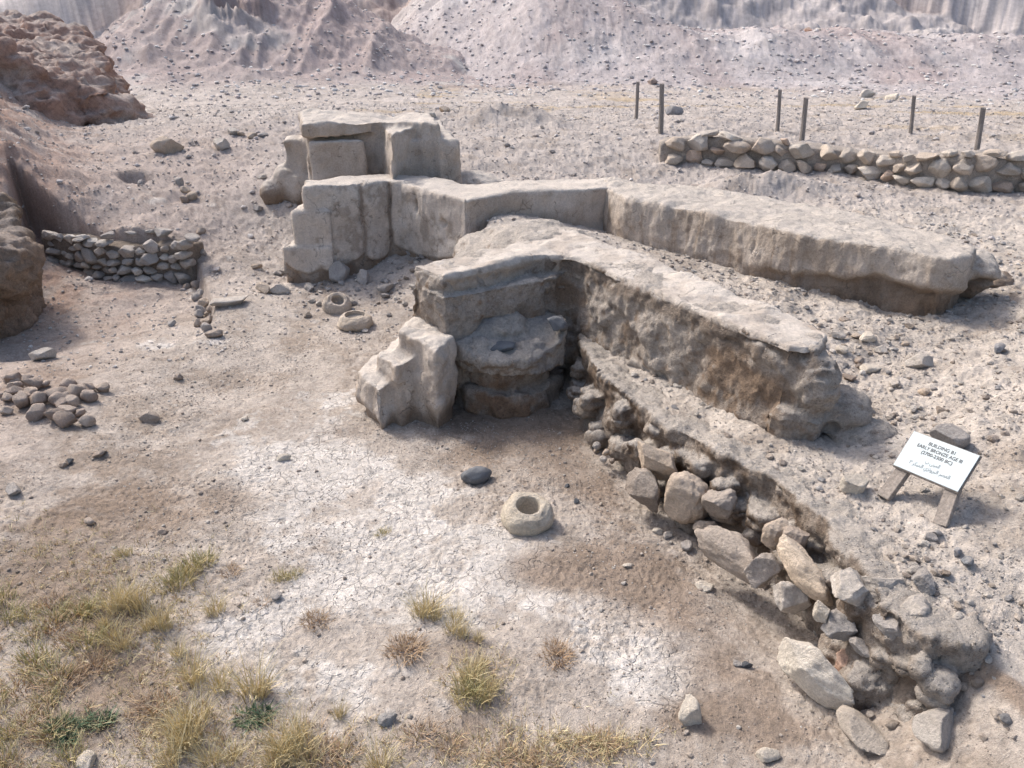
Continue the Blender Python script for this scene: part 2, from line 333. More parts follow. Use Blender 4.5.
# albedo of the ground, laid out on the site plan
def ell(x, y, c, rx, ry, z=0):
    """soft ellipse, centre and half sizes surveyed from picture points"""
    cx, cy = P(c[0], c[1], z); ax = abs(P(c[0] + rx, c[1], z)[0] - cx); ay = abs(P(c[0], c[1] - ry, z)[1] - P(c[0], c[1] + ry, z)[1]) / 2
    return np.exp(-(((x - cx) / ax) ** 2 + ((y - cy) / ay) ** 2))
def ground_colour(x, y, z, m):
    q = np.c_[x, y]; r = np.hypot(x, y); n0 = fbm(q, .55, 4, 61); n1 = fbm(q, 2.3, 5, 62, .6); n2 = fbm(q, 9, 4, 63, .6)
    c = cmix(np.tile(DUST, (len(x), 1)), TAN, sms(-.25, .35, n1 * .8 + n2 * .3))
    # grey-lilac dust towards the back
    back = sms(8, 14, y); c = cmix(c, LILAC * 1.03, back * .8)
    c = cmix(c, TAN * .95, back * sms(.1, .5, n1) * .5)
    # upper terrace: pale
    up = m * sms(13, 11, y); c = cmix(c, PALE * .93, up * (.6 + .3 * n2)); c = cmix(c, TAN, up * sms(.15, .55, n1) * .6)
    # salt-white crust of the court
    wz = 0
    for (cx, cy, rx, ry, k) in ((330,485,90,45,1),(255,455,60,25,.7),(385,560,75,55,1),(455,585,95,42,1),(300,620,75,50,.9),(560,612,60,25,.8),(615,650,75,32,.8),(370,690,70,50,.7),(230,640,50,40,.6),(320,400,60,25,.7),
                            (170,350,85,9,1.0),(400,500,60,30,.6),(620,700,60,20,.35),(690,640,50,18,.6),(640,690,60,25,.4),(340,440,50,30,.5),(270,720,50,30,.4),(470,545,50,25,.5),(420,425,50,12,.4)):
        wz = wz + k * ell(x, y, (cx, cy), rx, ry)
    wz = sms(.36, .95, np.minimum(wz, 1.0) * .85 + .35 * n0 + .95 * n1 + .6 * n2) * (1 - m)
    c = cmix(c, WHITE, wz * .8)
    # bare brown soil, plus shade painted on the floor before the round platform
    bz = 0
    for (cx, cy, rx, ry, k) in ((572,575,75,24,1.3),(680,610,60,40,.8),(740,690,60,55,.8),(90,520,110,55,.8),(60,600,110,50,.9),(120,440,80,28,.35),(470,735,100,25,.7),(120,700,90,60,.8),(700,720,70,18,.7),(800,735,60,25,.6),
                            (520,440,110,34,.95),(600,500,40,30,.6),(230,500,70,22,.5),(420,660,50,25,.45),(350,430,50,14,.5),(560,480,60,25,.5),(30,400,60,25,.9),(640,560,50,30,.7),(470,650,35,25,.4),(330,300,50,12,.5),(280,345,50,20,.35),(500,415,70,14,.7)):
        bz = bz + k * ell(x, y, (cx, cy), rx, ry)
    bz = sms(.25, .9, bz + .4 * n1 + .25 * n2) * (1 - m) * sms(13, 10, y)
    c = cmix(c, BROWN * 1.12, bz * .72)
    # pinkish earth at the foot of the red bank and along the left
    pk = sms(-3.6, -5.6, x + .3 * n1) * sms(20, 14, y); c = cmix(c, np.array((.36, .275, .24)), pk * .42 * (1 - .6 * wz)); lr = sms(-.6, 1.6, (-.5 * y - .2) - x) * sms(9, 11, y) * sms(28, 20, y); c = cmix(c, RED * 1.35, lr * sms(-.5, .3, n1) * .7)
    # face of the cut bank
    fac = sms(.02, .3, m) * sms(.98, .7, m) * sms(13, 11, y); c = cmix(c, BROWN * 1.25, fac * .8)
    # yellow-brown scrubby patches on the flat before the hill
    yb = sms(.1, .45, fbm(q * [1, 2.2], .22, 4, 66)) * sms(19, 23, r) * sms(46, 38, r) * (x > -4); c = cmix(c, np.array((.40, .31, .20)), yb * .75)
    # hills
    hf = sms(36, 41, r); sl = fbm(q * [1, .25], .4, 4, 68)
    hc = cmix(np.tile(np.array((.405, .365, .365)), (len(x), 1)), (.33, .285, .285), sms(-.1, .5, sl + .3 * n2)); hc = cmix(hc, (.47, .44, .44), sms(.15, .6, fbm(q, .25, 5, 69)) * .7)
    ox, oy = -14.4, 45.2; ocr = np.exp(-(((x - ox) / 1.9) ** 2 + ((y - oy) / 2.8) ** 2)); hc = cmix(hc, RED * np.array((1.05, .95, .95)), sms(.25, .6, ocr + .25 * n1))
    hills(x, y); hc = cmix(hc, np.array((.345, .285, .272)), np.clip(SPUR * (.8 + .3 * n1), 0, 1)); hc = cmix(hc, (.44, .415, .40), SPUR * sms(.15, .5, fbm(q, .35, 4, 73)) * .8)
    far = sms(55, 60, y); hc = cmix(hc, np.array((.45, .41, .395)), far * .6); hc = cmix(hc, np.array((.34, .24, .20)), far * sms(.15, .4, fbm(q, .16, 4, 70)) * .55)
    rd = sms(.1, .5, fbm(q, .12, 4, 71)) * (y < 55); hc = cmix(hc, np.array((.37, .29, .275)), rd * .5)
    c = cmix(c, hc, hf); ff = sms(14, 30, r); c = c * (1 + ff * (.22 * fbm(q, 1.6, 5, 74, .7) + .16 * fbm(q * [1, .45], 5, 3, 75)))[:, None]
    # scattered chips: speckle
    c = c * (1 + .14 * fbm(q, 24, 2, 72) + .16 * fbm(q, 7, 4, 78, .65) * sms(20, 12, r))[:, None]
    return c, wz
gc, gw = ground_colour(gx, gy, gz, gm)
# rough red outcrop on the spur
ocr = np.exp(-(((gx + 14.4) / 2.1) ** 2 + ((gy - 45.2) / 3.0) ** 2)); gz = gz + sms(.3, .7, ocr) * (.35 + .8 * fbm(np.c_[gx, gy], .9, 4, 77, ridge=True))
me = mesh_np('ground', np.c_[gx, gy, gz], quads[:, ::-1], gc, gw)
tag(link('ground', me, M_ground), kind='structure')

# ------------------------------------------------------------------ eroded bodies
def displace(me, layers, mask=None):
    """layers: (amplitude, frequency(3), octaves, seed, ridge)"""
    V = getV(me); N = getN(me)
    for i, (a, fr, oc, s, rg) in enumerate(layers):
        d = fbm(V * np.array(fr), 1, oc, s, ridge=rg) * a
        if mask is not None: d = d * mask(V, N)
        V = V + N * d[:, None]
    setV(me, V); return V, getN(me)
def wallbody(name, sol, voxel, layers, colour, mat, parent=None, smooth=4, sfac=.6, post=None):
    me = sol.fuse(name, voxel, smooth, sfac)
    if post is not None:
        V = getV(me); setV(me, post(V, getN(me)))
    V, N = displace(me, layers)
    setcol(me, colour(V, N)); return link(name, me, mat, parent, -parent.location if parent is not None else None)
def px(L, z): return [P(a, b, z) for a, b in L]
UPW = np.array((.18, -.05, .98))
def adobe_col(zlo, zhi, wet=.25, s=0, pale=1.0, dark=BROWN):
    """pale dusty top, tan faces, darker rough foot"""
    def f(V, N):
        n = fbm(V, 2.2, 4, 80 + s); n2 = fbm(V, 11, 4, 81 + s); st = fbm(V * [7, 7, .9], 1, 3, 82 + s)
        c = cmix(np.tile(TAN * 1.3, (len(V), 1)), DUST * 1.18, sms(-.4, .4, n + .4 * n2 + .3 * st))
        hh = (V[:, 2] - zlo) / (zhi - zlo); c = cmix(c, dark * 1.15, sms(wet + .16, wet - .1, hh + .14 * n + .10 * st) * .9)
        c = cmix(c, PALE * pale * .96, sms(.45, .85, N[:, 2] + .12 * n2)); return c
    return f
# --- middle wall: left wing, plastered panels, cross piece and the long right arm
mid = thing('mudbrick_wall', 'long eroded mudbrick wall across the middle, plastered left end, thick arm running right', 'wall', (*P(467, 262, .4), .4))
S = Solid()
TOPB = [(*P(a, b, z), z) for a, b, z in ((304,187,1.5),(350,184,1.5),(386,181,1.48),(402,184,1.44),(467,200,1.4),(500,193,1.4),(545,191,1.4),(609,187,1.4),(609,177,1.4),(540,180,1.4),(500,183,1.4),(470,184,1.4),(430,176,1.42),(395,173,1.48),(304,179,1.5))]
S.prism(TOPB, -.2, 1.4, .05)
x0, y0 = P(297, 240, .55)
S.prism([(-3.08, 10.98), (-2.6, 11.0), (-2.6, 11.45), (-3.08, 11.4)], -.2, 1.16, .04)
S.prism([(-3.26, 10.92), (-2.6, 10.95), (-2.6, 11.4), (-3.26, 11.35)], -.2, .66, .05)
S.prism([(-1.2, 11.5), (-.62, 10.95), (-.35, 11.15), (-1.0, 11.85)], -.2, 1.4, .06)
def streaky(V, N):
    k = sms(.6, .2, np.abs(N[:, 2])); g = fbm(V * [9, 9, 1.3], 1, 3, 90, ridge=True)
    return V + N * (k * (.012 * g))[:, None]
GRV = [P(361, 182, 1.5)[0], P(389, 180, 1.48)[0]]
def plaster_line(V):
    """height of the ragged lower edge of the plaster, and the joints between its panels"""
    x = V[:, 0]; e = np.r_[-3.25, GRV[0], GRV[1], -.58]; u = np.clip((x[:, None] - e[:-1]) / (e[1:] - e[:-1]), 0, 1); ins = (x[:, None] >= e[:-1]) & (x[:, None] < e[1:])
    bow = (ins * (2 * np.abs(u - .5)) ** 4).sum(1); base = np.interp(x, [-3.2, GRV[0], GRV[1], -.6], [.30, .33, .42, .56])
    line = base + .17 * bow + .07 * fbm(np.c_[x * 3, x * 0 + 2.], 1, 4, 190); g = np.zeros(len(V))
    for k, gx_ in enumerate(GRV): g = np.maximum(g, np.exp(-((x - gx_ - .03 * fbm(np.c_[V[:, 2] * 3, x * 0 + k], 1, 3, 191)) / .028) ** 2))
    return line, g
def wing_post(V, N):
    V = streaky(V, N); line, g = plaster_line(V); fr = (N[:, 1] < -.3) & (V[:, 0] < -.62)
    on = sms(-.015, .015, V[:, 2] - line); hole = np.exp(-(((V[:, 0] + .95) / .05) ** 2 + ((V[:, 2] - 1.02) / .045) ** 2)) + np.exp(-(((V[:, 0] + 1.35) / .02) ** 2 + ((V[:, 2] - 1.2 + .4 * (V[:, 0] + 1.35)) / .09) ** 2))
    return V + N * (fr * (.035 * on - .05 * g * on - .09 * hole))[:, None]
def wing_col(V, N):
    line, g = plaster_line(V); fr = (N[:, 1] < -.2) & (V[:, 0] < -.62); on = sms(-.02, .02, V[:, 2] - line); n = fbm(V, 2.0, 4, 192); n2 = fbm(V, 8, 4, 193)
    c = adobe_col(.3, 1.4, .05, 1)(V, N); pl = cmix(np.tile(DUST * 1.2, (len(V), 1)), PALE * 1.08, sms(-.3, .4, n)); pl = cmix(pl, TAN * .95, sms(.1, .45, n2 + .6 * fbm(V * [1, 1, .5], 2.6, 3, 194)) * .65)
    c = np.where((fr & (N[:, 2] < .6))[:, None], cmix(cmix(np.tile(BROWN * 1.25, (len(V), 1)), TAN, sms(-.2, .4, n2)), pl, on), c); c = cmix(c, DARK * 1.5, fr * g * on * .6)
    return c
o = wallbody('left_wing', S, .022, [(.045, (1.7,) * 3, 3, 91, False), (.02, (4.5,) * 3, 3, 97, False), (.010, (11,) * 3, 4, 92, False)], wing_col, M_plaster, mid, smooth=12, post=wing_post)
S = Solid()
DPOLY = px([(606,187),(626,198),(660,204),(700,211),(750,222),(800,234),(850,242),(900,249),(950,259),(968,257)], 1.4) + px([(978,248),(950,233),(900,219),(860,211),(800,203),(740,193),(690,185),(606,177)], 1.4)
S.prism(DPOLY, .2, 1.4, .07)
S.blob((*P(978, 262, 1.2), 1.1), (.26, .35, .24)); S.blob((*P(992, 285, .8), .75), (.3, .3, .25))
def undercut(V, N):
    V = streaky(V, N); z = V[:, 2]; s = P(700, 240, .8); n = fbm(V * [2.0, 2.0, .5], 1, 3, 95)
    run = sms(2.2, 4.2, V[:, 0]); lim = .90 + .18 * n + .12 * run
    k = sms(lim + .05, lim - .06, z) * sms(.6, .2, np.abs(N[:, 2])) * (.02 + .12 * run)
    k = k + sms(lim + .05, lim - .06, z) * (.05 * fbm(V, 4, 4, 197) + .02 * fbm(V, 13, 3, 198)) * run
    return V - N * k[:, None]
def dcol(V, N):
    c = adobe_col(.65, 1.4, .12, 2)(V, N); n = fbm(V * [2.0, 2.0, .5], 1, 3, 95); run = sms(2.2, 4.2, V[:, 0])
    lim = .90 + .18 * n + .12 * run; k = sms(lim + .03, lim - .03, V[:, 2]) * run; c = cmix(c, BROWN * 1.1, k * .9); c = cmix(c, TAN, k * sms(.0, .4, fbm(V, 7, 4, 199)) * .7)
    st = fbm(V * [14, 14, .8], 1, 3, 98); c = cmix(c, BROWN * 1.3, sms(.12, .5, st) * sms(.5, .2, N[:, 2]) * sms(1.33, 1.15, V[:, 2]) * .55 * (1 - sms(3.2, 4.0, V[:, 0])))
    return c
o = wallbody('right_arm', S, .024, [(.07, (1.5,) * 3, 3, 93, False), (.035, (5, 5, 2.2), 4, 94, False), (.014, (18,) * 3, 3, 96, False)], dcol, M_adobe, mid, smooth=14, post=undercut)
tag(o, 'thick right arm with vertical drip marks and a dark hollow along its foot')
# --- ruin at the back
back = thing('mudbrick_ruin', 'squat pale mudbrick ruin with a recessed niche, standing behind the middle wall', 'ruin', (*P(380, 188, .95), .95))
S = Solid()
S.prism(px([(304,121),(372,119),(440,122),(430,112),(304,112)], 2.2), .5, 2.2, .04)
S.prism([tuple(np.array(P(*p, 2.2)) + [0, -.1]) for p in ((302,122),(374,120))] + [P(374, 112, 2.2), P(302, 112, 2.2)], 1.98, 2.2, .0)
S.prism(px([(373,128),(396,142),(457,142),(450,132),(440,122),(373,120)], 1.9), .5, 1.92, .05)
S.prism(px([(372,118),(392,135),(398,130),(440,124),(430,114)], 2.1), .5, 2.1, .05)
SL = [np.array(P(307, 122, 2.2)), np.array(P(363, 121, 2.2))]; SLH = [tuple(SL[0] + [0, -.09]), tuple(SL[1] + [0, -.09]), tuple(SL[1] + [0, .1]), tuple(SL[0] + [0, .1])]
S.prism([(-3.78, 13.35), (-3.3, 13.3), (-3.3, 13.9), (-3.78, 13.9)], .5, 1.82, .04)
S.blob((-3.82, 13.4, 1.1), (.28, .25, .36)); S.blob((-4.05, 13.35, .95), (.25, .25, .27)); S.blob((-3.6, 13.3, 1.0), (.3, .2, .3))
S.blob((-.6, 13.3, 1.0), (.7, .45, .3))
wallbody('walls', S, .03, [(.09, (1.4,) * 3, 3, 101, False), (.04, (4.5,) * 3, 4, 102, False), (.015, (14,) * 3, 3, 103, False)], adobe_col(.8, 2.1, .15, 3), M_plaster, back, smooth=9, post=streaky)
S = Solid(); S.prism(SLH, .5, 1.93, .03)
wallbody('niche_slab', S, .03, [(.05, (1.8,) * 3, 3, 104, False), (.02, (6,) * 3, 3, 105, False)], adobe_col(.8, 2.1, .1, 4), M_plaster, back, smooth=8)
# --- front wall with its capping
front = thing('mudbrick_wall', 'low front mudbrick wall with smooth pale capping, running from the steps towards the sign', 'wall', (*P(660, 400, .6), .6))
CAP = [(414,265),(443,275),(480,267),(506,261),(535,254),(560,254),(580,257),(620,275),(665,294),(700,308),(740,325),(790,345),(815,346),(828,334),(815,321),(780,309),(740,295),(700,279),(640,255),(600,241),(575,230),(545,228),(520,236),(506,245),(462,254)]
S = Solid(); S.prism(px([(414,265),(443,275),(480,267),(506,261),(535,254),(562,254),(560,240),(506,245),(462,254)], 1.4), 1.13, 1.4, .0)
S.prism(px(CAP, 1.4), 1.33, 1.4, .03)
wallbody('capping', S, .02, [(.05, (2.2,) * 3, 3, 111, False), (.014, (7,) * 3, 4, 112, False), (.010, (20,) * 3, 3, 113, False)],
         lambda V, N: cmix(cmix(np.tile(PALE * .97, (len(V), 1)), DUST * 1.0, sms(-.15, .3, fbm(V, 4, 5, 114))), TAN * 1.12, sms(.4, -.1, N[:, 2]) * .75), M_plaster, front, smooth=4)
S = Solid()
def inset(poly, d):
    n = len(poly); ar = sum(poly[i][0] * poly[(i + 1) % n][1] - poly[(i + 1) % n][0] * poly[i][1] for i in range(n)); s = 1 if ar > 0 else -1; out = []
    for i in range(n):
        e = np.array(poly[(i + 1) % n]) - np.array(poly[i - 1]); nn = np.array((-e[1], e[0])) * s / (np.linalg.norm(e) + 1e-9); out.append((poly[i][0] + nn[0] * d, poly[i][1] + nn[1] * d))
    return out
S.prism(inset(px(CAP, 1.4), -.01), .2, 1.375, .12)
S.prism(px([(416,268),(443,278),(562,257),(560,240),(462,254)], 1.4), .3, 1.2, -.01)
xb = [P(640, 400, .6), P(700, 425, .6), P(770, 440, .6), P(800, 415, .6), (2.45, 5.9), (1.1, 7.9)]
S.prism([(1.0, 7.5), (1.32, 6.75), (1.75, 5.95), (1.98, 5.66), (2.3, 5.5), (2.45, 5.9), (1.1, 7.9)], .2, .8, .12)
S.blob((.3, 9.1, 1.05), (.75, 1.0, .36)); S.blob((-.15, 9.4, .95), (.6, .9, .3)); S.blob((2.3, 5.45, 1.05), (.22, .22, .28)); S.blob((2.2, 5.4, .75), (.28, .2, .2)); S.blob((2.58, 5.55, .8), (.25, .25, .2)); S.blob((2.75, 5.35, .62), (.3, .22, .14))
def rough_front(V, N):
    k = sms(.75, .3, np.abs(N[:, 2])); z = V[:, 2]; st = fbm(V * [5, 5, 1.0], 1, 4, 121, ridge=True); b = fbm(V, 4, 4, 122)
    flake = sms(-.05, .15, fbm(V * [1.6, 1.6, 2.2], 1, 4, 123) + .5 * (z - 1.0))
    dn = k * (.02 * st + .03 * b - .045 * (1 - flake)); bl = (V[:, 0] < .35)
    dn = np.where(bl, dn * .45, dn)
    return V + N * dn[:, None]
def front_col(V, N):
    z = V[:, 2]; n = fbm(V, 3, 4, 125); n2 = fbm(V, 13, 3, 126); flake = sms(-.4, .0, fbm(V * [1.6, 1.6, 2.2], 1, 4, 123) + .5 * (z - 1.0))
    c = cmix(np.tile(BROWN * 1.4, (len(V), 1)), DUST * .98, flake * sms(-.5, .2, n2 + .3)); c = cmix(c, BROWN * .8, sms(1.18, 1.26, z - .06 * n) * sms(1.36, 1.32, z) * (V[:, 0] > .35) * .6)
    c = cmix(c, PALE * .95, sms(.5, .8, N[:, 2]) * .8); c = cmix(c, PALE * .85, sms(.92, .72, z + .1 * n) * sms(.2, .5, n2 + .4) * .5)
    return c
wallbody('mudbrick_core', S, .02, [(.05, (2.4,) * 3, 3, 129, False), (.035, (6,) * 3, 4, 127, False), (.022, (16,) * 3, 3, 128, False)], front_col, M_bank, front, smooth=3, post=rough_front)
# --- stepped block at the near end of the front wall
stp = thing('mudbrick_steps', 'three worn mud plaster steps at the near left end of the front wall', 'steps', (*P(380, 420, 0), 0))
S = Solid()
S.prism(px([(357,370),(377,390),(410,372),(440,350),(412,340),(386,348)], .43), .1, .43, .02)
S.prism(px([(375,352),(396,364),(438,348),(430,330),(398,335)], .65), -.1, .65, .02)
S.prism(px([(397,329),(436,347),(452,335),(440,318),(418,313)], .86), -.1, .84, .02)
S.prism(inset(px([(358,372),(377,392),(412,374),(445,350),(412,340),(386,350)], .43), .05), -.2, .25, .0)
wallbody('steps_body', S, .02, [(.06, (3,) * 3, 3, 131, False), (.025, (9,) * 3, 4, 132, False), (.01, (24,) * 3, 2, 133, False)], adobe_col(0, .85, .14, 5), M_plaster, stp, smooth=26)
# --- round bench / oven built against the wall
ben = thing('mud_oven', 'round crumbling mud platform with hollow underside, between the steps and front wall', 'oven', (*P(510, 400, 0), 0))
S = Solid()
LZ = [(452,330,.78),(453,342,.72),(462,350,.67),(475,358,.63),(490,363,.61),(508,364,.6),(528,361,.61),(546,353,.65),(558,344,.7),(566,334,.76),(568,318,.85),(545,300,.9),(500,303,.9),(462,318,.85)]
LIP = [P(*p) for p in LZ]; S.prism([(*P(*p), p[2]) for p in LZ], .43, .8, -.03); S.blob((*P(500, 318, .85), .76), (.3, .25, .14)); S.blob((*P(478, 345, .68), .62), (.16, .14, .12)); S.blob((*P(535, 345, .68), .62), (.2, .14, .13))
wallbody('platform_top', S, .02, [(.09, (3,) * 3, 3, 141, False), (.045, (8,) * 3, 4, 142, False), (.02, (20,) * 3, 3, 143, False)],
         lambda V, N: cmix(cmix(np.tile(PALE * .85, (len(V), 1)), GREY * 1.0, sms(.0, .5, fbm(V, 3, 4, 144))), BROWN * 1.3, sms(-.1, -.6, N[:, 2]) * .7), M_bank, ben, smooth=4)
S = Solid(); S.prism(inset(LIP, .22), .0, .6, .0); S.prism([P(*p, .02) for p in ((440,384),(450,396),(468,405),(495,410),(525,409),(550,401),(568,386),(566,350),(450,350))], -.2, .07, .02)
S.prism([P(*p, .2) for p in ((441,370),(452,382),(470,391),(495,397),(522,396),(545,389),(562,376),(570,350),(450,345))], -.1, .2, .0)
wallbody('plinth', S, .022, [(.08, (3,) * 3, 3, 145, False), (.035, (9,) * 3, 3, 146, False), (.012, (24,) * 3, 3, 148, False)],
         lambda V, N: cmix(cmix(np.tile(BROWN * np.array((1.45, 1.3, 1.2)), (len(V), 1)), DUST * .9, sms(-.2, .3, fbm(V, 4, 4, 147)) * .8), DUST, sms(.5, .9, N[:, 2]) * .8), M_bank, ben, smooth=4)

# --- cut bank of the terrace (part of the ground)
E3 = [P(a, b, .45) for a, b, c in EDGE_PX]
S = Solid(); ew = [np.array(p) for p in EDGE]
cen = np.array((4.2, 6.0))
for i in range(1, len(ew) - 1):
    a, b = ew[i], ew[i + 1]; t = (b - a) / np.linalg.norm(b - a); n = np.array((t[1], -t[0]))
    if n @ (cen - a) < 0: n = -n
    e = t * .06; ta = ZG(*(a + n * .35)) ; tb = ZG(*(b + n * .35))
    S.prism([tuple(a - e) + (ta + .005,), tuple(b + e) + (tb + .005,), tuple(b + e + n * .30) + (tb - .03,), tuple(a - e + n * .30) + (ta - .03,)], -.2, .5, .03)
for (a, b, z, r) in ((905,625,.50,(.22,.22,.16)),(935,600,.55,(.2,.24,.10)),(870,600,.52,(.2,.2,.13)),(940,640,.34,(.17,.18,.2)),(915,660,.22,(.22,.15,.18)),(860,545,.62,(.22,.2,.08)),(880,640,.36,(.15,.13,.18)),(920,600,.52,(.26,.18,.11)),(600,372,.5,(.1,.12,.12))):
    S.blob((*P(a, b, z), z - .02), r)
rb = random.Random(5)
for i in range(110):
    k = rb.randrange(1, len(ew) - 1); f = rb.random(); p = ew[k] * (1 - f) + ew[k + 1] * f; zz = rb.uniform(.02, .5); r_ = rb.uniform(.05, .13)
    t = ew[k + 1] - ew[k]; n = np.array((t[1], -t[0])) / np.linalg.norm(t); n = n if n @ (cen - p) > 0 else -n
    p = p - n * rb.uniform(-.06, .10) * (1.4 - zz); S.blob((p[0], p[1], zz), (r_ * rb.uniform(.8, 1.4), r_, r_ * rb.uniform(.6, 1)))
def bank_post(V, N):
    k = sms(.85, .3, np.abs(N[:, 2])); b = fbm(V, 3.2, 4, 151); z = V[:, 2]
    und = np.exp(-((z - .34 - .08 * b) / .12) ** 2)
    return V + N * (k * (.07 * b - .05 * und))[:, None]
def bank_col(V, N):
    n = fbm(V, 4.5, 4, 152); n2 = fbm(V, 15, 3, 153); c = cmix(np.tile(TAN * 1.05, (len(V), 1)), BROWN * .95, sms(-.15, .35, n + .5 * n2)); c = cmix(c, DARK * 1.6, sms(.3, .6, n2 + .4 * n) * .6)
    c = cmix(c, DUST * 1.08, sms(.3, .0, V[:, 2]) * .25); c = cmix(c, PALE * .9, sms(1.95, 2.2, V[:, 0]) * sms(-.3, .3, n + .3) * .8); return cmix(c, PALE * .90, sms(.45, .8, N[:, 2] + .1 * n2))
o = wallbody('terrace_bank', S, .02, [(.045, (5,) * 3, 4, 154, False), (.024, (14,) * 3, 3, 155, True), (.01, (34,) * 3, 2, 156, False)], bank_col, M_bank, smooth=3, post=bank_post)
tag(o, kind='structure')
# crumbling pile that ties the middle wall, the front wall and the corridor together
# --- red earth bank at the far left, and the nearer brown one
def bank(name, sol, vox, layers, base, alt, s, mat):
    def col(V, N):
        n = fbm(V, .9, 4, 160 + s); n2 = fbm(V * [1, 1, 3], 1.7, 4, 161 + s)
        c = cmix(np.tile(np.array(base), (len(V), 1)), alt, sms(-.1, .45, n + .5 * n2)); c = cmix(c, np.array(base) * .6, sms(.2, .6, n2) * .5)
        return cmix(c, LILAC * .9, sms(.6, .95, N[:, 2]) * .6)
    o = wallbody(name, sol, vox, layers, col, mat, smooth=5); tag(o, kind='structure')
S = Solid()
RB = [(a * .985, b, z) for a, b, z in ((-10.1, 19.3, 2.1), (-10.9, 18.7, 2.75), (-11.9, 18.8, 3.15), (-13.5, 18.6, 3.75), (-16, 17.5, 4.1), (-22, 16, 4.3), (-26, 26, 4.5), (-14, 27, 3.4), (-11.4, 23, 2.7), (-10.3, 21, 2.1))]
S.prism(RB, .8, 3, .45); S.prism([(-9.7, 19.2), (-9.4, 20.5), (-10.2, 22), (-11.5, 20), (-11, 18.9)], .8, 1.75, .3); S.blob((-10.8, 18.9, 1.5), (.8, .6, .6))
bank('red_earth_bank', S, .07, [(.35, (.6, .6, 1.2), 4, 171, True), (.2, (1.8, 1.8, 4), 4, 172, True), (.12, (5,) * 3, 3, 173, False)], RED * 1.45, (.44, .35, .30), 0, M_hillbank)
S = Solid()
S.prism([(-6.5, 8.95, .75), (-6.35, 9.6, .95), (-6.5, 10.3, 1.05), (-7.2, 11.2, 1.3), (-8.6, 11.4, 1.4), (-10, 10.5, 1.6), (-10, 8.4, 1.5), (-7.2, 8.3, 1.0)], -.3, 1, -.12)
S.blob((-6.45, 9.55, .75), (.32, .55, .35)); S.blob((-6.6, 9.05, .35), (.28, .35, .3))
bank('brown_earth_bank', S, .045, [(.16, (1.3,) * 3, 4, 175, False), (.10, (4, 4, 7), 4, 176, True), (.05, (11,) * 3, 3, 177, False)], BROWN * 1.35, (.35, .26, .20), 5, M_bank)

# ------------------------------------------------------------------ stones
def ico(sub):
    t = (1 + 5 ** .5) / 2
    v = [(-1, t, 0), (1, t, 0), (-1, -t, 0), (1, -t, 0), (0, -1, t), (0, 1, t), (0, -1, -t), (0, 1, -t), (t, 0, -1), (t, 0, 1), (-t, 0, -1), (-t, 0, 1)]
    f = [(0, 11, 5), (0, 5, 1), (0, 1, 7), (0, 7, 10), (0, 10, 11), (1, 5, 9), (5, 11, 4), (11, 10, 2), (10, 7, 6), (7, 1, 8), (3, 9, 4), (3, 4, 2), (3, 2, 6), (3, 6, 8), (3, 8, 9), (4, 9, 5), (2, 4, 11), (6, 2, 10), (8, 6, 7), (9, 8, 1)]
    v = [np.array(a) / np.linalg.norm(a) for a in v]
    for _ in range(sub):
        c = {}; nf = []
        def mid_(a, b):
            k = (min(a, b), max(a, b))
            if k not in c: p = v[a] + v[b]; v.append(p / np.linalg.norm(p)); c[k] = len(v) - 1
            return c[k]
        for a, b, d in f:
            x, y, z = mid_(a, b), mid_(b, d), mid_(d, a); nf += [(a, x, z), (b, y, x), (d, z, y), (x, y, z)]
        f = nf
    return np.array(v), np.array(f)
ICO = {k: ico(k) for k in (0, 1, 2, 3, 4)}
def rockverts(sub, dims, seed, angular=.6, rough=.06, flat=0.):
    rs = np.random.RandomState(seed); V, Fc = ICO[sub]; V = V.copy()
    V *= (1 + .3 * fbm(V + seed * 3.1, .9, 2, seed % 97))[:, None]
    for _ in range(16):
        n = rs.normal(size=3); n /= np.linalg.norm(n); d = rs.uniform(.5, .85) if rs.rand() < angular else 2
        ex = V @ n - d; V = V - np.clip(ex, 0, None)[:, None] * n * .985
    V *= (1 + rough * fbm(V, 2.6, 4, seed % 89) + (.05 * fbm(V, 9, 3, seed % 71) if sub > 2 else 0))[:, None]
    V = V / np.abs(V).max(0); V = V * np.array(dims) / 2
    return V, Fc
def rotz(V, a, tx=0, ty=0):
    R = np.array(Matrix.Rotation(a, 3, 'Z') @ Matrix.Rotation(tx, 3, 'X') @ Matrix.Rotation(ty, 3, 'Y')); return V @ R.T
def stonecol(V, base, s, dust=.5):
    n = fbm(V, 6, 4, 180 + s % 50); c = np.tile(np.array(base, float) * 1.12, (len(V), 1)) * (1 + .25 * n)[:, None]
    if max(base) > .16: c = cmix(c, DUST * 1.12, sms(-.2, .9, V[:, 2] / (np.abs(V[:, 2]).max() + 1e-6) + .5 * n) * .45)
    return c
CW = (.60, .54, .46); CT_ = (.46, .37, .29); CG = (.33, .31, .30); CD = (.10, .105, .115); CB = (.31, .245, .20); CR = (.42, .25, .18); CP = (.47, .43, .39)
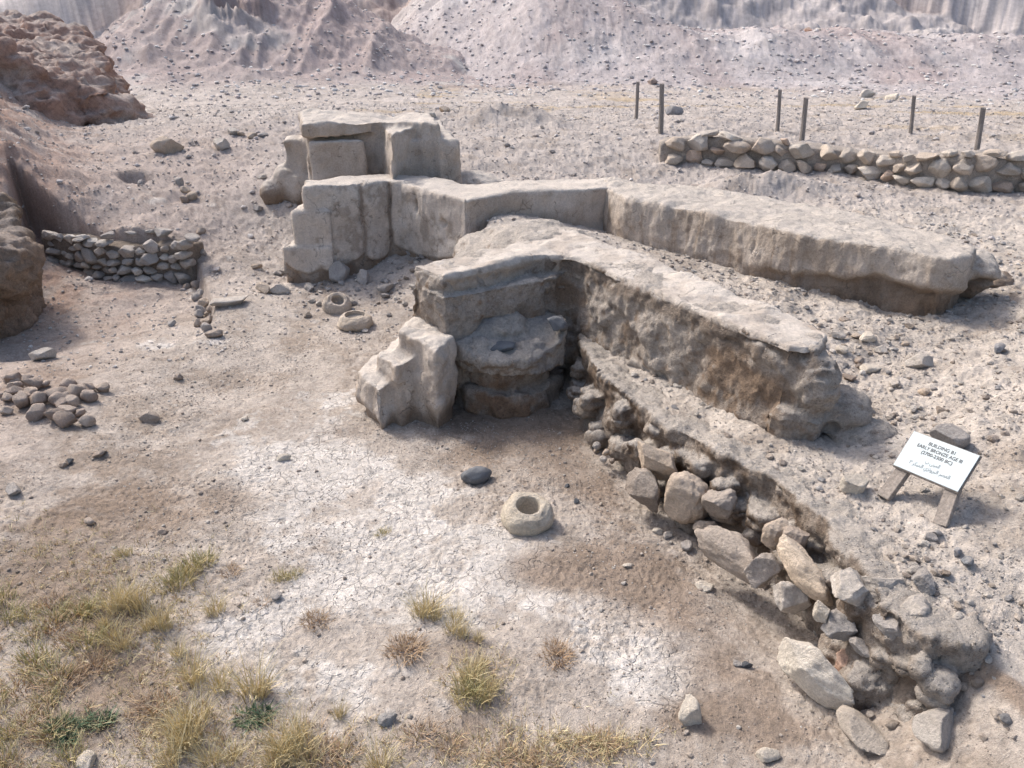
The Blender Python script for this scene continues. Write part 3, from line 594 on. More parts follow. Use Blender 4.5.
def rock(label, pxy, z, dims, rot, col, name='stone', cat='stone', sub=3, seed=1, ang=.7, tilt=(0, 0), sink=.2, group=None, mat=None, loc=None, rough=.08):
    V, Fc = rockverts(sub, dims, seed, ang, rough); V = rotz(V, rot, *tilt)
    if loc is None:
        x, y = P(pxy[0], pxy[1], z); zz = z if z is not None else 0
        zg = ZG(x, y) if sink is not None else z
        if sink is not None:
            # settle on the real ground under that line of sight
            for _ in range(4): x, y = P(pxy[0], pxy[1], zg); zg = ZG(x, y)
            y += dims[1] * .1; loc = (x, y, zg - V[:, 2].min() * (1 - 2 * sink))
        else: loc = (x, y, z)
    me = mesh_np(name, V, Fc, stonecol(V, col, seed)); o = link(name, me, mat or M_stone, None, loc)
    return tag(o, label, cat, group)
R = math.radians
# loose stones: picture point of the foot, size in metres
rock('large dark smooth basalt boulder lying alone on the court left of the hollow mortar', (476, 482), 0, (.29, .2, .17), R(20), (.13, .135, .145), seed=3, ang=0., mat=M_basalt, name='basalt_boulder', cat='boulder')
rock('flat white stone lying on brown soil below the large fallen slab in the bank', (706, 588), 0, (.15, .12, .05), R(10), CW, seed=4, sink=.25)
rock('tall cream broken stone standing alone at the bottom right of the court', (690, 721), 0, (.17, .15, .2), R(40), CW, seed=7)
rock('low white stone cut by the bottom edge of the picture', (768, 760), 0, (.14, .1, .07), R(15), CW, seed=8)
rock('cream angular stone on the terrace just left of the sign', (855, 492), .67, (.2, .16, .15), R(15), CW, seed=9)
rock('large grey angular rock standing behind the sign board', (950, 446), .75, (.28, .2, .24), R(-20), CG, seed=10)
rock('pale flat rock with slanting top, before the hollow end of the right arm', (920, 366), .72, (.26, .22, .16), R(20), CP, seed=12)
rock('small blue grey cobble right of the pale flat rock', (998, 352), .8, (.13, .1, .12), R(0), (.3, .31, .34), seed=13, ang=.2)
rock('small grey cobble below the right leg of the sign', (930, 540), .7, (.09, .07, .06), 0, CG, seed=14)
rock('upright blue grey chip, rear one of two right of the sign leg', (958, 556), .7, (.07, .05, .08), .4, (.3, .31, .34), seed=15)
rock('blue grey chip, front one of two right of the sign leg', (967, 565), .7, (.09, .07, .08), 1.2, (.28, .29, .31), seed=16)
rock('small slate grey stone in the cracked white ground at the bottom left', (388, 722), 0, (.12, .08, .06), .3, (.27, .28, .29), seed=17)
rock('tiny pale chip on the brown soil patch right of the mortar', (628, 567), 0, (.08, .05, .03), .2, CW, seed=18, sub=2)
rock('pale topped stone at the mouth of the dark hollow at far left', (42, 360), 0, (.3, .2, .2), .1, CP, seed=19)
rock('grey brown flat stone on open ground below the left pit', (151, 421), 0, (.24, .13, .12), .1, CB, seed=20)
rock('dark red cube shaped lump below the left pit', (178, 380), 0, (.11, .1, .1), .4, CB, seed=21)
rock('small red lump of earth right of the brick coloured pile', (103, 392), 0, (.14, .12, .13), .4, CB, seed=22)
rock('dark grey stone inside the left pit', (172, 326), 0, (.12, .1, .1), .4, CG, seed=23)
rock('large rounded tan boulder on the slope in front of the spur', (167, 156), 1.2, (.62, .45, .38), .2, CT_, seed=24, ang=.3)
rock('pointed pale rock right of the large rounded tan boulder', (221, 148), 1.3, (.36, .3, .26), .8, CP, seed=25)
rock('broad grey broken slab leaning at the foot of the plastered wall', (341, 281), .25, (.34, .18, .38), .1, GREY, seed=27, tilt=(-.4, .1))
rock('narrower grey slab leaning right of the broad one at the plastered wall', (364, 282), .27, (.22, .16, .27), -.2, GREY * 1.1, seed=28, tilt=(-.3, -.1))
rock('low grey chunk in the rubble left of the steps', (385, 290), .25, (.3, .2, .14), .5, GREY, seed=29)
rock('dark grey boulder wedged where the platform meets the front wall', None, 0, (.27, .2, .15), .5, (.13, .135, .145), seed=35, ang=.35, tilt=(.2, .5), loc=(*P(558, 322, .88), .86), mat=M_basalt)
rock('dark grey slab set into the top of the round platform', None, 0, (.28, .2, .1), .3, (.11, .12, .135), seed=31, ang=.4, loc=(*P(504, 344, .72), .70), mat=M_basalt)
rock('long pale flat slab on the rim right of the left pit', (228, 305), .2, (.55, .28, .14), .35, CP * np.array(1), seed=32)
rock('small brown lump at the lower end of the pit rim', (214, 337), .1, (.22, .14, .12), .2, CB, seed=33)
for i, (a, b, s) in enumerate(((196,246,.2),(205,252,.16),(191,262,.18),(199,272,.16),(187,285,.15),(197,296,.17),(207,320,.13),(198,322,.16),(190,240,.22),(208,312,.12),(193,250,.2),(203,262,.19),(188,276,.2),(197,284,.2),(201,292,.16),(204,304,.17),(210,318,.16),(206,326,.15),(200,240,.22),(211,308,.15),(193,268,.2))):
    rock('rough stone in the loose row along the left pit rim', (a, b + 4), .2, (s, s * .8, s * .8), i * 1.1, (CT_, CB, CG)[i % 3], seed=40 + i, sub=2, group='stones along the pit rim')
# stones held in the cut bank
BS = [('large flat tan slab set upright in the upper part of the bank', (660,463), .42, (.34,.16,.30), -.9, CT_, (.2,0), 50, .9),
      ('dark brown block of earth under the flat tan slab', (645,492), .22, (.3,.22,.28), -.9, (.25,.21,.18), (0,0), 51, .8),
      ('big knobbly tan boulder in the middle of the bank', (688,498), .28, (.3,.24,.36), -.9, CT_, (0,.3), 52, .4),
      ('long tan boulder lying slantwise at the foot of the bank', (733,556), .2, (.58,.22,.28), -.85, (.37,.31,.26), (0,.12), 53, .5),
      ('smooth elongated cream boulder sticking out near the end of the bank', (805,570), .42, (.42,.16,.18), -1.0, (.56,.46,.36), (0,.35), 54, .15),
      ('square cracked block under the smooth cream boulder', (792,600), .2, (.2,.2,.24), -.6, CP, (0,0), 55, .9),
      ('huge white slab leaning at the corner of the bank', (815,672), .17, (.50,.2,.34), -.82, (.68,.62,.54), (.25,.25), 56, .8),
      ('reddish broken block beside the huge white slab', (862,672), .13, (.24,.18,.17), -.1, CR, (0,.1), 57, .9),
      ('grey angular block on top of the huge white slab', (842,628), .38, (.17,.16,.18), .3, CG, (0,0), 58, .9),
      ('pale cube of stone on the corner rubble', (823,614), .45, (.09,.09,.11), .3, CW, (0,0), 59, .9),
      ('grey brown block above the reddish one', (866,640), .3, (.16,.14,.15), .1, (.33,.29,.26), (0,0), 60, .9),
      ('dark cobble wedged above the reddish block', (895,650), .25, (.2,.14,.14), .1, (.3,.26,.23), (0,0), 61, .5),
      ('tan rounded stone low in the bank above the long boulder', (708,530), .1, (.18,.14,.14), .1, CT_, (0,0), 62, .3),
      ('squarish tan stone high in the bank near its end', (775,535), .45, (.16,.14,.16), .1, CT_, (0,0), 63, .7),
      ('grey block in the bank behind the cream boulder', (762,572), .25, (.2,.16,.2), .1, (.34,.3,.27), (0,0), 64, .7),
      ('brown boulder in the bank right of the knobbly one', (722,505), .36, (.22,.18,.24), .1, (.34,.29,.25), (0,0), 65, .5),
      ('pinkish block low on the outer corner of the bank', (905,695), .1, (.17,.14,.13), .4, CP, (0,0), 66, .8),
      ('tan lump at the top of the outer corner of the bank', (800,540), .5, (.16,.14,.12), .4, CB, (0,0), 67, .8)]
for lab, (a, b), z, dims, rt, c, tl, sd_, ag in BS:
    dims = tuple(v * (1.3 if max(dims) < .45 else 1.08) for v in dims); c = tuple(v * (1.15 if max(c) < .6 else 1.0) for v in c)
    x, y = P(a, b, z); rock(lab, None, 0, dims, rt, c, seed=sd_, ang=ag, tilt=tl, loc=(x, y + .02, z), sub=4, rough=.13, name='boulder' if max(dims) > .28 else 'stone', cat='boulder' if max(dims) > .28 else 'stone')
for i, (a, b, z, s, c) in enumerate(((885,590,.62,.2,CP),(925,585,.66,.15,GREY),(950,600,.62,.13,CP),(915,612,.62,.17,CP),(892,628,.55,.16,GREY),(940,640,.5,.17,CP),(900,655,.4,.16,CB),(925,662,.36,.17,CP),(958,650,.42,.14,GREY),(885,672,.22,.15,CB),(850,590,.6,.24,(.55,.5,.45)),(862,650,.32,.13,CG),(905,640,.5,.12,CW),(935,680,.2,.13,CP),(965,625,.5,.14,CP))):
    rock('angular block in the crumbling rubble at the outer corner of the bank', None, 0, (s * 1.25, s, s * .75), i * 1.3, c, seed=600 + i, ang=.85, sub=4, rough=.12, loc=(*P(a, b - 4, z + .03), z + .03), group='rubble blocks at the bank corner')
for i, (a, b, s, c) in enumerate(((597,446,.085,CG),(606,452,.08,CT_),(617,450,.08,CG),(603,459,.07,CP),(622,457,.07,CT_),(612,461,.06,CB))):
    x, y = P(a, b, .1 + .03 * (i < 3)); rock('round cobble in the small cluster at the left foot of the bank', None, 0, (s, s * .9, s), i, c, seed=70 + i, ang=.2, sub=2, loc=(x, y, .1 + .03 * (i < 3)), group='cobbles at the foot of the bank')
for lab, a, b, s, c, sd_ in (('chalky white cobble under the dark block of the bank', 657, 533, .09, CW, 81), ('second chalky cobble at the bank foot, right of the first', 668, 537, .1, CP, 82), ('grey oval cobble at the foot of the bank by the long boulder', 687, 548, .13, CG, 83),
                          ('pale rounded cobble left of the bank near the round platform', 578, 392, .12, CW, 84), ('small pale pebble stone on the floor below the bank corner', 581, 418, .09, CP, 85),
                          ('square pinkish stone at the lower right below the bank corner', 912, 706, .16, CP, 86), ('broad pale slab in the lower right corner', 935, 738, .3, CP, 87), ('broad buff slab cut by dust right of the bottom middle', 860, 742, .34, (.48, .42, .36), 88),
                          ('grey twin pebble on bare soil right of the cream broken stone', 737, 665, .07, CG, 89), ('darker twin pebble on bare soil right of the cream broken stone', 747, 667, .08, CD, 90),
                          ('dark pebble on the court above the hollow mortar', 567, 487, .06, CD, 91), ('dark pebble on the court right of the hollow mortar', 576, 502, .07, CD, 92), ('round dark stone in the white ground at left', 276, 598, .1, CG, 93),
                          ('white chip on open ground in the left middle', 245, 420, .09, CW, 94), ('flat white chip in the upper left of the court', 284, 460, .13, CW, 95),
                          ('flat dark slab in the brown ground at far left', 68, 464, .1, CD, 96), ('dark rock cluster stone at the left edge', 14, 494, .17, CG, 97), ('rounded brown stone near the yellow grass', 90, 524, .12, CB, 98), ('round brown stone in the middle of the left court', 163, 534, .1, CB, 99),
                          ('brown flat stone on the left court', 100, 456, .15, CB, 100), ('brown low stone left of the white patch', 64, 466, .12, CB, 101), ('white stone lying by the bottom left edge', 85, 767, .16, CW, 102)):
    rock(lab, (a, b), 0, (s, s * .75, s * .55), sd_ * .7, c, seed=sd_, ang=.6, sub=3)
for lab, a, b, s, c, sd_ in (('rounded white boulder, lone one high on the right hill', 867, 78, .55, CW, 110), ('twin reddish boulder on the right hill', 802, 75, .5, CR, 111), ('twin pale boulder on the right hill', 811, 75, .45, CW, 112),
                             ('big grey block at the foot of the right hill', 868, 97, .7, CP, 113), ('pale block right of the big grey one at the hill foot', 892, 100, .6, CW, 114), ('dark boulder between the two leftmost posts', 652, 86, .6, (.25, .2, .18), 115),
                             ('small white boulder on the spur above the back ruin', 432, 64, .6, CW, 116), ('grey flat rock on the flat ground behind the posts', 674, 117, .5, (.28, .28, .3), 117)):
    rock(lab, (a, b), .8, (s, s * .8, s * .65), sd_ * .7, c, seed=sd_, ang=.6, sub=3, name='boulder', cat='boulder')
for i, (a, b, s) in enumerate(((268,200,.3),(255,188,.22),(252,208,.26),(262,182,.2),(300,202,.22),(246,196,.18),(284,272,.22),(277,268,.18),(250,130,.3),(232,128,.28),(262,128,.24),(445,118,.4),(432,120,.3),(457,116,.26),(240,133,.25))):
    rock(('rough block fallen at the left end of the back ruin', 'flat stone in the row behind the back ruin')[int(i >= 8)], (a, b), 1, (s, s * .7, s * .6), i * 1.3, (CP, GREY, CT_)[i % 3], seed=120 + i, sub=3, group=('fallen blocks by the back ruin', 'stones on the rise behind the ruin')[int(i >= 8)])
for i in range(38):
    a = 52 + 50 * random.uniform(-1, 1); b = 405 + 20 * random.uniform(-1, 1) - (a - 55) * -.1; s = random.uniform(.1, .24)
    rock('angular brick coloured lump in the pile at left, below the hollow', (a, b), .1, (s, s * .8, s * .75), i * 1.7, [(.34, .26, .215), (.42, .34, .285), (.30, .235, .20)][i % 3], seed=150 + i, sub=2, ang=.9, sink=.1, group='lumps in the brick coloured pile')
for i, (a, b, s) in enumerate(((838,338,.16),(856,338,.13),(868,342,.2),(845,322,.12),(880,352,.16),(905,345,.1),(843,352,.14),(860,357,.12),(890,320,.08),(826,355,.1),(870,372,.2),(850,380,.14),(895,385,.13),(925,395,.12))):
    rock('broken stone in the rubble beyond the end of the front wall', (a, b), .72, (s, s * .8, s * .55), i * 1.9, (CP, CT_, CW, CB)[i % 4], seed=190 + i, sub=3, ang=.8, sink=.25, group='rubble beyond the front wall')
for i, (a, b, s) in enumerate(((655,365,.09),(667,359,.1),(664,372,.06),(725,402,.1),(718,392,.07),(600,380,.06),(676,375,.06),(742,412,.08),(735,392,.07),(770,420,.06),(690,385,.05),(820,372,.12),(838,395,.16),(860,405,.14),(805,400,.1))):
    zz = ZG(*P(a, b, .65)); x, y = P(a, b, .72); x, y = x, y - .04
    rock('small pale cobble along the foot of the front wall', (a, b + 3), .65, (s, s * .8, s), i * 1.9, (CW, CP, CT_)[i % 3], seed=210 + i, sub=2, ang=.3, sink=.15, group='cobbles along the foot of the front wall')

# --- hollow mortars
def mortar(label, pxy, R0, hgt, rin, depth, tilt, seed, col):
    prof = []; n = 64
    outer = [(.0, 0), (.55, 0), (.82, .08), (.97, .28), (1.0, .5), (.93, .74), (.78, .92), (.62, 1.0), (.56, 1.0)]
    for r_, z_ in outer: prof.append((r_ * R0, z_ * hgt))
    prof += [(rin * 1.06, hgt * .985), (rin, hgt * .93), (rin * .97, hgt * .7), (rin * .88, hgt - depth * .75), (rin * .6, hgt - depth * .96), (0, hgt - depth)]
    pr = []
    for (a, b) in zip(prof[:-1], prof[1:]):
        for k in range(4): pr.append((a[0] + (b[0] - a[0]) * k / 4, a[1] + (b[1] - a[1]) * k / 4))
    pr.append(prof[-1]); th = np.linspace(0, 2 * math.pi, n, endpoint=False); V = np.array([(r_ * math.cos(t), r_ * math.sin(t), z_) for r_, z_ in pr for t in th])
    i = np.arange(len(pr) * n).reshape(len(pr), n); j = np.roll(i, -1, 1); Fc = np.stack([i[:-1], j[:-1], j[1:], i[1:]], -1).reshape(-1, 4)
    rr = np.hypot(V[:, 0], V[:, 1]); out = sms(rin * .9, rin * 1.5, rr)
    V[:, :2] *= (1 + out * .11 * fbm(V / R0, 1.2, 3, seed))[:, None]; V[:, 2] += out * .03 * fbm(V / R0, 2.2, 3, seed + 2); V += .004 * fbm(V, 40, 3, seed + 1)[:, None] * V / R0
    c = stonecol(V, col, seed); c = cmix(c, TAN, sms(hgt * .35, 0, V[:, 2]) * .7); c = cmix(c, np.array((.38, .30, .22)), sms(.1, .5, fbm(V, 12, 4, seed)) * .4)
    V = rotz(V, 0, tilt[0], tilt[1]); x, y = P(*pxy, 0); zg = ZG(x, y)
    for _ in range(3): x, y = P(*pxy, zg); zg = ZG(x, y)
    me = mesh_np('stone_mortar', V, Fc, c); tag(link('stone_mortar', me, M_stone, None, (x, y + R0 * .8, zg - .03)), label, 'mortar')
mortar('cream hollowed stone mortar with a deep round hole, on the open court floor', (527, 533), .2, .22, .092, .15, (.22, .05), 5, (.64, .56, .44))
mortar('low drum shaped stone mortar with a shallow dished top, beside the plastered wall', (353, 332), .225, .2, .13, .06, (.03, .02), 8, (.54, .46, .37))

mortar('broken tan stone mortar with a chipped rim, just behind the low drum shaped one', (334, 313), .19, .24, .08, .12, (.5, .25), 9, (.50, .43, .36))
# --- dry stone walls
def drywall(name, label, path, hts, core, seed, sizes, cols, zbase, depth=.35):
    root = thing(name, label, 'wall', (path[0][0], path[0][1], zbase(path[0]))); rs = np.random.RandomState(seed)
    path = np.array(path); seg = np.linalg.norm(np.diff(path, axis=0), axis=1); cum = np.r_[0, np.cumsum(seg)]; L = cum[-1]
    def at(s):
        i = min(np.searchsorted(cum, s, 'right') - 1, len(seg) - 1); t = (s - cum[i]) / seg[i]; p = path[i] + (path[i + 1] - path[i]) * t; d = (path[i + 1] - path[i]) / seg[i]
        n = np.array((d[1], -d[0])); n = -n if n[1] > 0 else n; return p, d, n
    Vs, Fs, Cs = [], [], []; nb = 0
    top = np.zeros(400)
    for lay in range(40):
        s = rs.uniform(0, .1); done = True
        while s < L:
            wd = rs.uniform(*sizes); hh = wd * rs.uniform(.45, .85); k0 = int(np.clip(s / L * 399, 0, 399)); k1 = int(np.clip((s + wd) / L * 399, 0, 399))
            zt = np.max(top[k0:k1 + 1]) if True else 0; hmax = hts(s + wd / 2)
            if np.mean(top[k0:k1 + 1]) < hmax - .05:
                done = False; zt = np.mean(top[k0:k1 + 1]); p, d, n = at(min(s + wd / 2, L)); hh = min(hh, max(.08, hmax - zt + .05))
                V, Fc = rockverts(3, (wd * 1.06, wd * rs.uniform(.8, 1.1), hh * 1.12), int(rs.randint(9999)), .7, .12)
                V = rotz(V, math.atan2(d[1], d[0]) + rs.uniform(-.2, .2), rs.uniform(-.15, .15), rs.uniform(-.2, .2)); zb = zbase(p)
                q = p + n * rs.uniform(-.03, .05) - n * zt * .12; V = V + [q[0], q[1], zb + zt + hh / 2]
                Vs.append(V); Fs.append(Fc + nb); nb += len(V); c = cols[rs.randint(len(cols))]; Cs.append(stonecol(V, np.array(c) * rs.uniform(.8, 1.15), int(rs.randint(99))))
                top[k0:k1 + 1] = zt + hh
            s += wd * .97
        if done: break
    me = mesh_np('stones', np.concatenate(Vs), np.concatenate(Fs), np.concatenate(Cs)); link('stones', me, M_stone, root, -root.location)
    S = Solid()
    for i in range(len(path) - 1):
        a, b = path[i], path[i + 1]; d = (b - a) / np.linalg.norm(b - a); n = np.array((d[1], -d[0])); n = -n if n[1] > 0 else n; za = zbase(a); zb_ = zbase(b); h1 = hts(cum[i]) ; h2 = hts(cum[i + 1])
        a = a - d * .05; b = b + d * .05
        S.prism([(*(a - n * .03), za + h1 - .05), (*(b - n * .03), zb_ + h2 - .05), (*(b - n * depth), zb_ + h2 - .04), (*(a - n * depth), za + h1 - .04)], min(za, zb_) - .4, 1, .02)
    me = S.fuse('earth_core', .04, 3); V, N = displace(me, [(.05, (3,) * 3, 4, seed, False), (.015, (14,) * 3, 3, seed + 1, False)]); setcol(me, np.tile(np.array(core), (len(V), 1)) * (1 + .2 * fbm(V, 8, 3, seed))[:, None])
    o = link('earth_core', me, M_bank, root, -root.location)
    return root
GP = [P(*p) for p in ((662,164,1.02),(700,166,1.0),(760,171,1.0),(850,175,.98),(905,187,.93),(960,194,.92),(1040,195,.92),(1160,200,.95))]
drywall('dry_stone_wall', 'low wall of tan rounded field stones on the right, below the line of posts', GP, lambda s: .56 + .07 * math.sin(s * 1.3) + (.04 if s > 5 else 0) - (.1 if s < .4 else 0), DUST * .95, 301, (.22, .50), ((.55, .46, .37), (.58, .50, .42), (.50, .41, .33), (.52, .47, .42), (.62, .56, .49), (.54, .38, .28)),
        lambda p: float(np.interp(p[0], [3, 6, 9], [1.0, .96, .9])), depth=.55)
HP = [P(*p) for p in ((38,238,.45),(58,266,.05),(85,275,-.02),(125,279,-.03),(165,278,-.03),(188,283,-.03))]
HP = [P(46,262,.12), P(70,270,.03), P(105,278,-.02), P(140,281,-.03), P(172,281,-.03), P(190,284,-.03)]
drywall('dry_stone_revetment', 'curved face of dark river cobbles holding up the back of the left pit', HP, lambda s: .62 + .04 * math.sin(s * 3), TAN * .8, 311, (.14, .28), ((.44, .42, .40), (.46, .42, .39), (.54, .48, .43), (.38, .36, .35), (.62, .58, .53)), lambda p: -.06, depth=.35)
for i, (a, b, s) in enumerate(((58,236,.22),(78,240,.18),(108,235,.28),(130,233,.2),(152,231,.2),(163,232,.36),(193,238,.32))):
    x, y = P(a, b, .66); rock('flat capping stone on top of the dark cobble face', None, 0, (s, s * .7, s * .4), i * .9, (CG, CP, GREY)[i % 3], seed=320 + i, ang=.3, loc=(x, y, .66), group='capping stones above the left pit')

# --- posts
PD = [((636,121),(638,82)),((661,132),(662,84)),((778,129),(780,90)),((802,141),(806,98)),((911,134),(914,96)),((977,152),(983,108))]
PL = ['leftmost thin post, behind the first gap in the stone wall', 'second post from the left, taller, at the left end of the stone wall', 'thin far post in the middle, left one of the close pair', 'nearer post of the middle pair, just behind the stone wall', 'thin leaning post between the middle pair and the far right one', 'rightmost grey wooden post, thick and leaning right behind the stone wall']
for (b, t_), lb in zip(PD, PL):
    zg = 1.3
    for _ in range(4): x, y = P(*b, zg); zg = ZG(x, y)
    # top at the same distance
    dy = (384 - t_[1]) / F; tt = y / (CT + dy * ST); zt = H + tt * (-ST + dy * CT); xt = tt * (t_[0] - 512) / F
    n = 9; rings = 14; rr = .055 if b[0] in (661, 802, 977) else .045; V = []
    for k in range(rings + 1):
        f = k / rings
        for j in range(n):
            a = 2 * math.pi * j / n; r_ = rr * (1 - .12 * f + .12 * math.sin(j * 2.1 + k * .3)); V.append((x + (xt - x) * f + r_ * math.cos(a), y + r_ * math.sin(a), zg - .1 + (zt - zg + .1) * f + (.015 * math.sin(j * 1.7) if k == rings else 0)))
    V = np.array(V); c = np.array((x, y, zg)); V -= c; Fc = []
    for k in range(rings):
        for j in range(n): Fc.append([k * n + j, k * n + (j + 1) % n, (k + 1) * n + (j + 1) % n, (k + 1) * n + j])
    me = bpy.data.meshes.new('post'); V2 = [tuple(v) for v in V]; me.from_pydata(V2, [], Fc + [[rings * n + j for j in range(n)]]); me.update()
    setcol(me, np.tile(np.array((.24, .215, .20)), (len(V2), 1))); tag(link('wooden_post', me, M_wood, None, tuple(c)), lb, 'post', 'posts behind the stone wall')

# --- information sign
def boxmesh(name, sx, sy, sz, bev=.004):
    import bmesh
    bm = bmesh.new(); bmesh.ops.create_cube(bm, size=1)
    for v in bm.verts: v.co = Vector((v.co.x * sx, v.co.y * sy, v.co.z * sz))
    if bev: bmesh.ops.bevel(bm, geom=list(bm.edges), offset=bev, segments=2, affect='EDGES')
    me = bpy.data.meshes.new(name); bm.to_mesh(me); bm.free(); return me
def sign():
    # corners of the board in the picture: TL(915,430) TR(979,456) BR(960,492) BL(893,464)
    best = None
    c = PV(936, 461, .92)
    root = thing('information_sign', 'small white information board with black lettering, tilted on two short wooden legs on the terrace', 'sign', (c.x, c.y, .70))
    # board axes
    import itertools
    def proj(p):
        fy = p.y * CT + (H - p.z) * ST; uy = p.y * ST - (H - p.z) * CT; return (512 + F * p.x / fy, 384 - F * uy / fy)
    tgt = [(915, 430), (979, 456), (959, 492), (893, 465)]; Wd, Hd = .52, .34; cx, cy, cz, yaw, tl, Wd = c.x, c.y, .92, R(-22), R(40), .5
    def corners(q):
        cx, cy, cz, yaw, tl, Wd, Hd, rl = q; M = Matrix.Rotation(yaw, 3, 'Z') @ Matrix.Rotation(rl, 3, 'Y') @ Matrix.Rotation(tl, 3, 'X')
        return [Vector((cx, cy, cz)) + M @ Vector((sx * Wd / 2, sy * Hd / 2, 0)) for sx, sy in ((-1, 1), (1, 1), (1, -1), (-1, -1))], M
    FEET = ((888, 492), (943, 519))
    GT = [ZG(*P(*f, .7)) + g for f, g in zip(FEET, (.02, .06))]
    def hit(q, f):
        M = corners(q)[1]; n = M @ Vector((0, 0, 1)); p0 = Vector(q[:3]) - n * .045; d = Vector(((f[0] - 512) / F, CT + (384 - f[1]) / F * ST, -ST + (384 - f[1]) / F * CT)); o_ = Vector((0, 0, H)); t = (p0 - o_).dot(n) / (d.dot(n) - 1e-9); return o_ + d * t
    def fz(q, f): return hit(q, f).z
    def err(q): return sum((proj(p)[0] - t[0]) ** 2 + (proj(p)[1] - t[1]) ** 2 for p, t in zip(corners(q)[0], tgt)) + 4000 * sum((fz(q, f) - g) ** 2 for f, g in zip(FEET, GT)) + 40 * q[7] ** 2
    q = [cx, cy, cz, yaw, tl, .45, .3, 0.]; st = [.05, .05, .05, .1, .1, .03, .03, .05]; e = err(q); rs = random.Random(4)
    for it in range(9000):
        q2 = [a + rs.gauss(0, s) * (.3 if it > 4000 else 1) * (.1 if it > 7000 else 1) for a, s in zip(q, st)]; e2 = err(q2)
        if e2 < e: q, e = q2, e2
    print('sign', [round(v, 3) for v in q], e)
    cs, M = corners(q); Wd, Hd = q[5], q[6]; ctr = Vector(q[:3]); rot = M.to_4x4()
    def put(o, off):
        o.matrix_local = Matrix.Translation(ctr - root.location + M @ Vector(off)) @ rot
    wc = np.array((.31, .27, .24))
    me = boxmesh('backing_board', Wd * 1.03, Hd * 1.05, .022); setcol(me, np.tile(wc * .8, (len(me.vertices), 1))); put(link('backing_board', me, M_wood, root), (0, -.002, -.014))
    me = boxmesh('panel', Wd, Hd, .005, .001); put(link('panel', me, M_panel, root), (0, 0, .0))
    def text(s, x, y, size, mat, name='lettering', w_=1.0):
        cu = bpy.data.curves.new('t', 'FONT'); cu.body = s; cu.size = size; cu.align_x = 'CENTER'; cu.align_y = 'CENTER'; cu.extrude = .0004; cu.offset = .0004
        o = bpy.data.objects.new('t', cu); COL.objects.link(o); dg = bpy.context.evaluated_depsgraph_get(); dg.update(); me = bpy.data.meshes.new_from_object(o.evaluated_get(dg)); bpy.data.objects.remove(o)
        if w_:
            V = getV(me)
            if len(V):
                V[:, 0] *= w_ / max(1e-6, np.ptp(V[:, 0])); setV(me, V)
        me.name = name; t = link(name, me, mat, root); put(t, (x, y, .0034)); tag(t, None)
    text('BUILDING B1', .0, Hd * .33, .033, M_ink, w_=Wd * .40); text('EARLY BRONZE AGE III', 0, Hd * .20, .033, M_ink, w_=Wd * .68); text('(2700-2300 BC)', 0, Hd * .07, .033, M_ink, w_=Wd * .47)
    text('\uFE8F\u0020\uFEF0\uFEE8\uFE92\uFEE4\uFEDF\uFE8D', 0, -Hd * .12, .035, M_inkg, w_=Wd * .22)
    text('\u0663\u0020\uFEAE\uFEDC\uFE92\uFEE4\uFEDF\uFE8D\u0020\uFEF1\uFEB0\uFEE7\uFEED\uFEAE\uFE92\uFEDF\uFE8D\u0020\uFEAE\uFEBC\uFECC\uFEDF\uFE8D', 0, -Hd * .27, .035, M_inkg, w_=Wd * .62)
    # legs: boards under the panel, ends resting on the ground in front
    for fx, foot in ((-.34, FEET[0]), (.32, FEET[1])):
        top = ctr + M @ Vector((fx * Wd, Hd * .1, -.045)); bot = hit(q, foot); bot = bot + (bot - top).normalized() * .05
        d = top - bot; me = boxmesh('leg', .085, d.length, .05, .003); setcol(me, np.tile(wc * .9, (len(me.vertices), 1))); o = link('leg', me, M_wood, root)
        yv = d.normalized(); nv = (M @ Vector((0, 0, 1))); xv = yv.cross(nv).normalized(); zv = xv.cross(yv)
        mm = Matrix((xv, yv, zv)).transposed().to_4x4(); o.matrix_local = Matrix.Translation((top + bot) / 2 - root.location) @ mm
sign()

# ------------------------------------------------------------------ gravel and clods scattered over the ground
def scatter(name, n, region, size, cols, seed, sub=1, maskf=None, flat=.6, kind='stuff'):
    rs = np.random.RandomState(seed); X, Y = region(rs, n)
    if maskf is not None: keep = maskf(X, Y, rs); X, Y = X[keep], Y[keep]
    n = len(X); Z, m, _ = terrain(X, Y); var = [rockverts(sub, (1, .8, flat), seed * 7 + k, .7, .12)[0] for k in range(12)]; Fc0 = ICO[sub][1]
    s = size(rs, X, Y); nv = len(var[0]); A = rs.uniform(0, 6.28, n); k = rs.randint(12, size=n); base = np.stack(var)[k]; ca, sa = np.cos(A)[:, None], np.sin(A)[:, None]
    V = np.empty((n, nv, 3)); V[..., 0] = (base[..., 0] * ca - base[..., 1] * sa) * s[:, None]; V[..., 1] = (base[..., 0] * sa + base[..., 1] * ca) * s[:, None]; V[..., 2] = base[..., 2] * s[:, None]
    V[..., 0] += X[:, None]; V[..., 1] += Y[:, None]; V[..., 2] += (Z + s * flat * .22)[:, None]
    Fc = (Fc0[None] + (np.arange(n) * nv)[:, None, None]).reshape(-1, 3); cc = np.array(cols)[rs.randint(len(cols), size=n)] * rs.uniform(.75, 1.2, n)[:, None]
    me = mesh_np(name, V.reshape(-1, 3), Fc, np.repeat(cc, nv, 0), smooth=False); return tag(link(name, me, M_stone), kind=kind)
def wedge(r0, r1, a0=-42, a1=42, p=1.0):
    def f(rs, n):
        r = np.sqrt(rs.uniform(0, 1, n) ** p * (r1 ** 2 - r0 ** 2) + r0 ** 2); a = np.radians(rs.uniform(a0, a1, n)); return r * np.sin(a), r * np.cos(a)
    return f
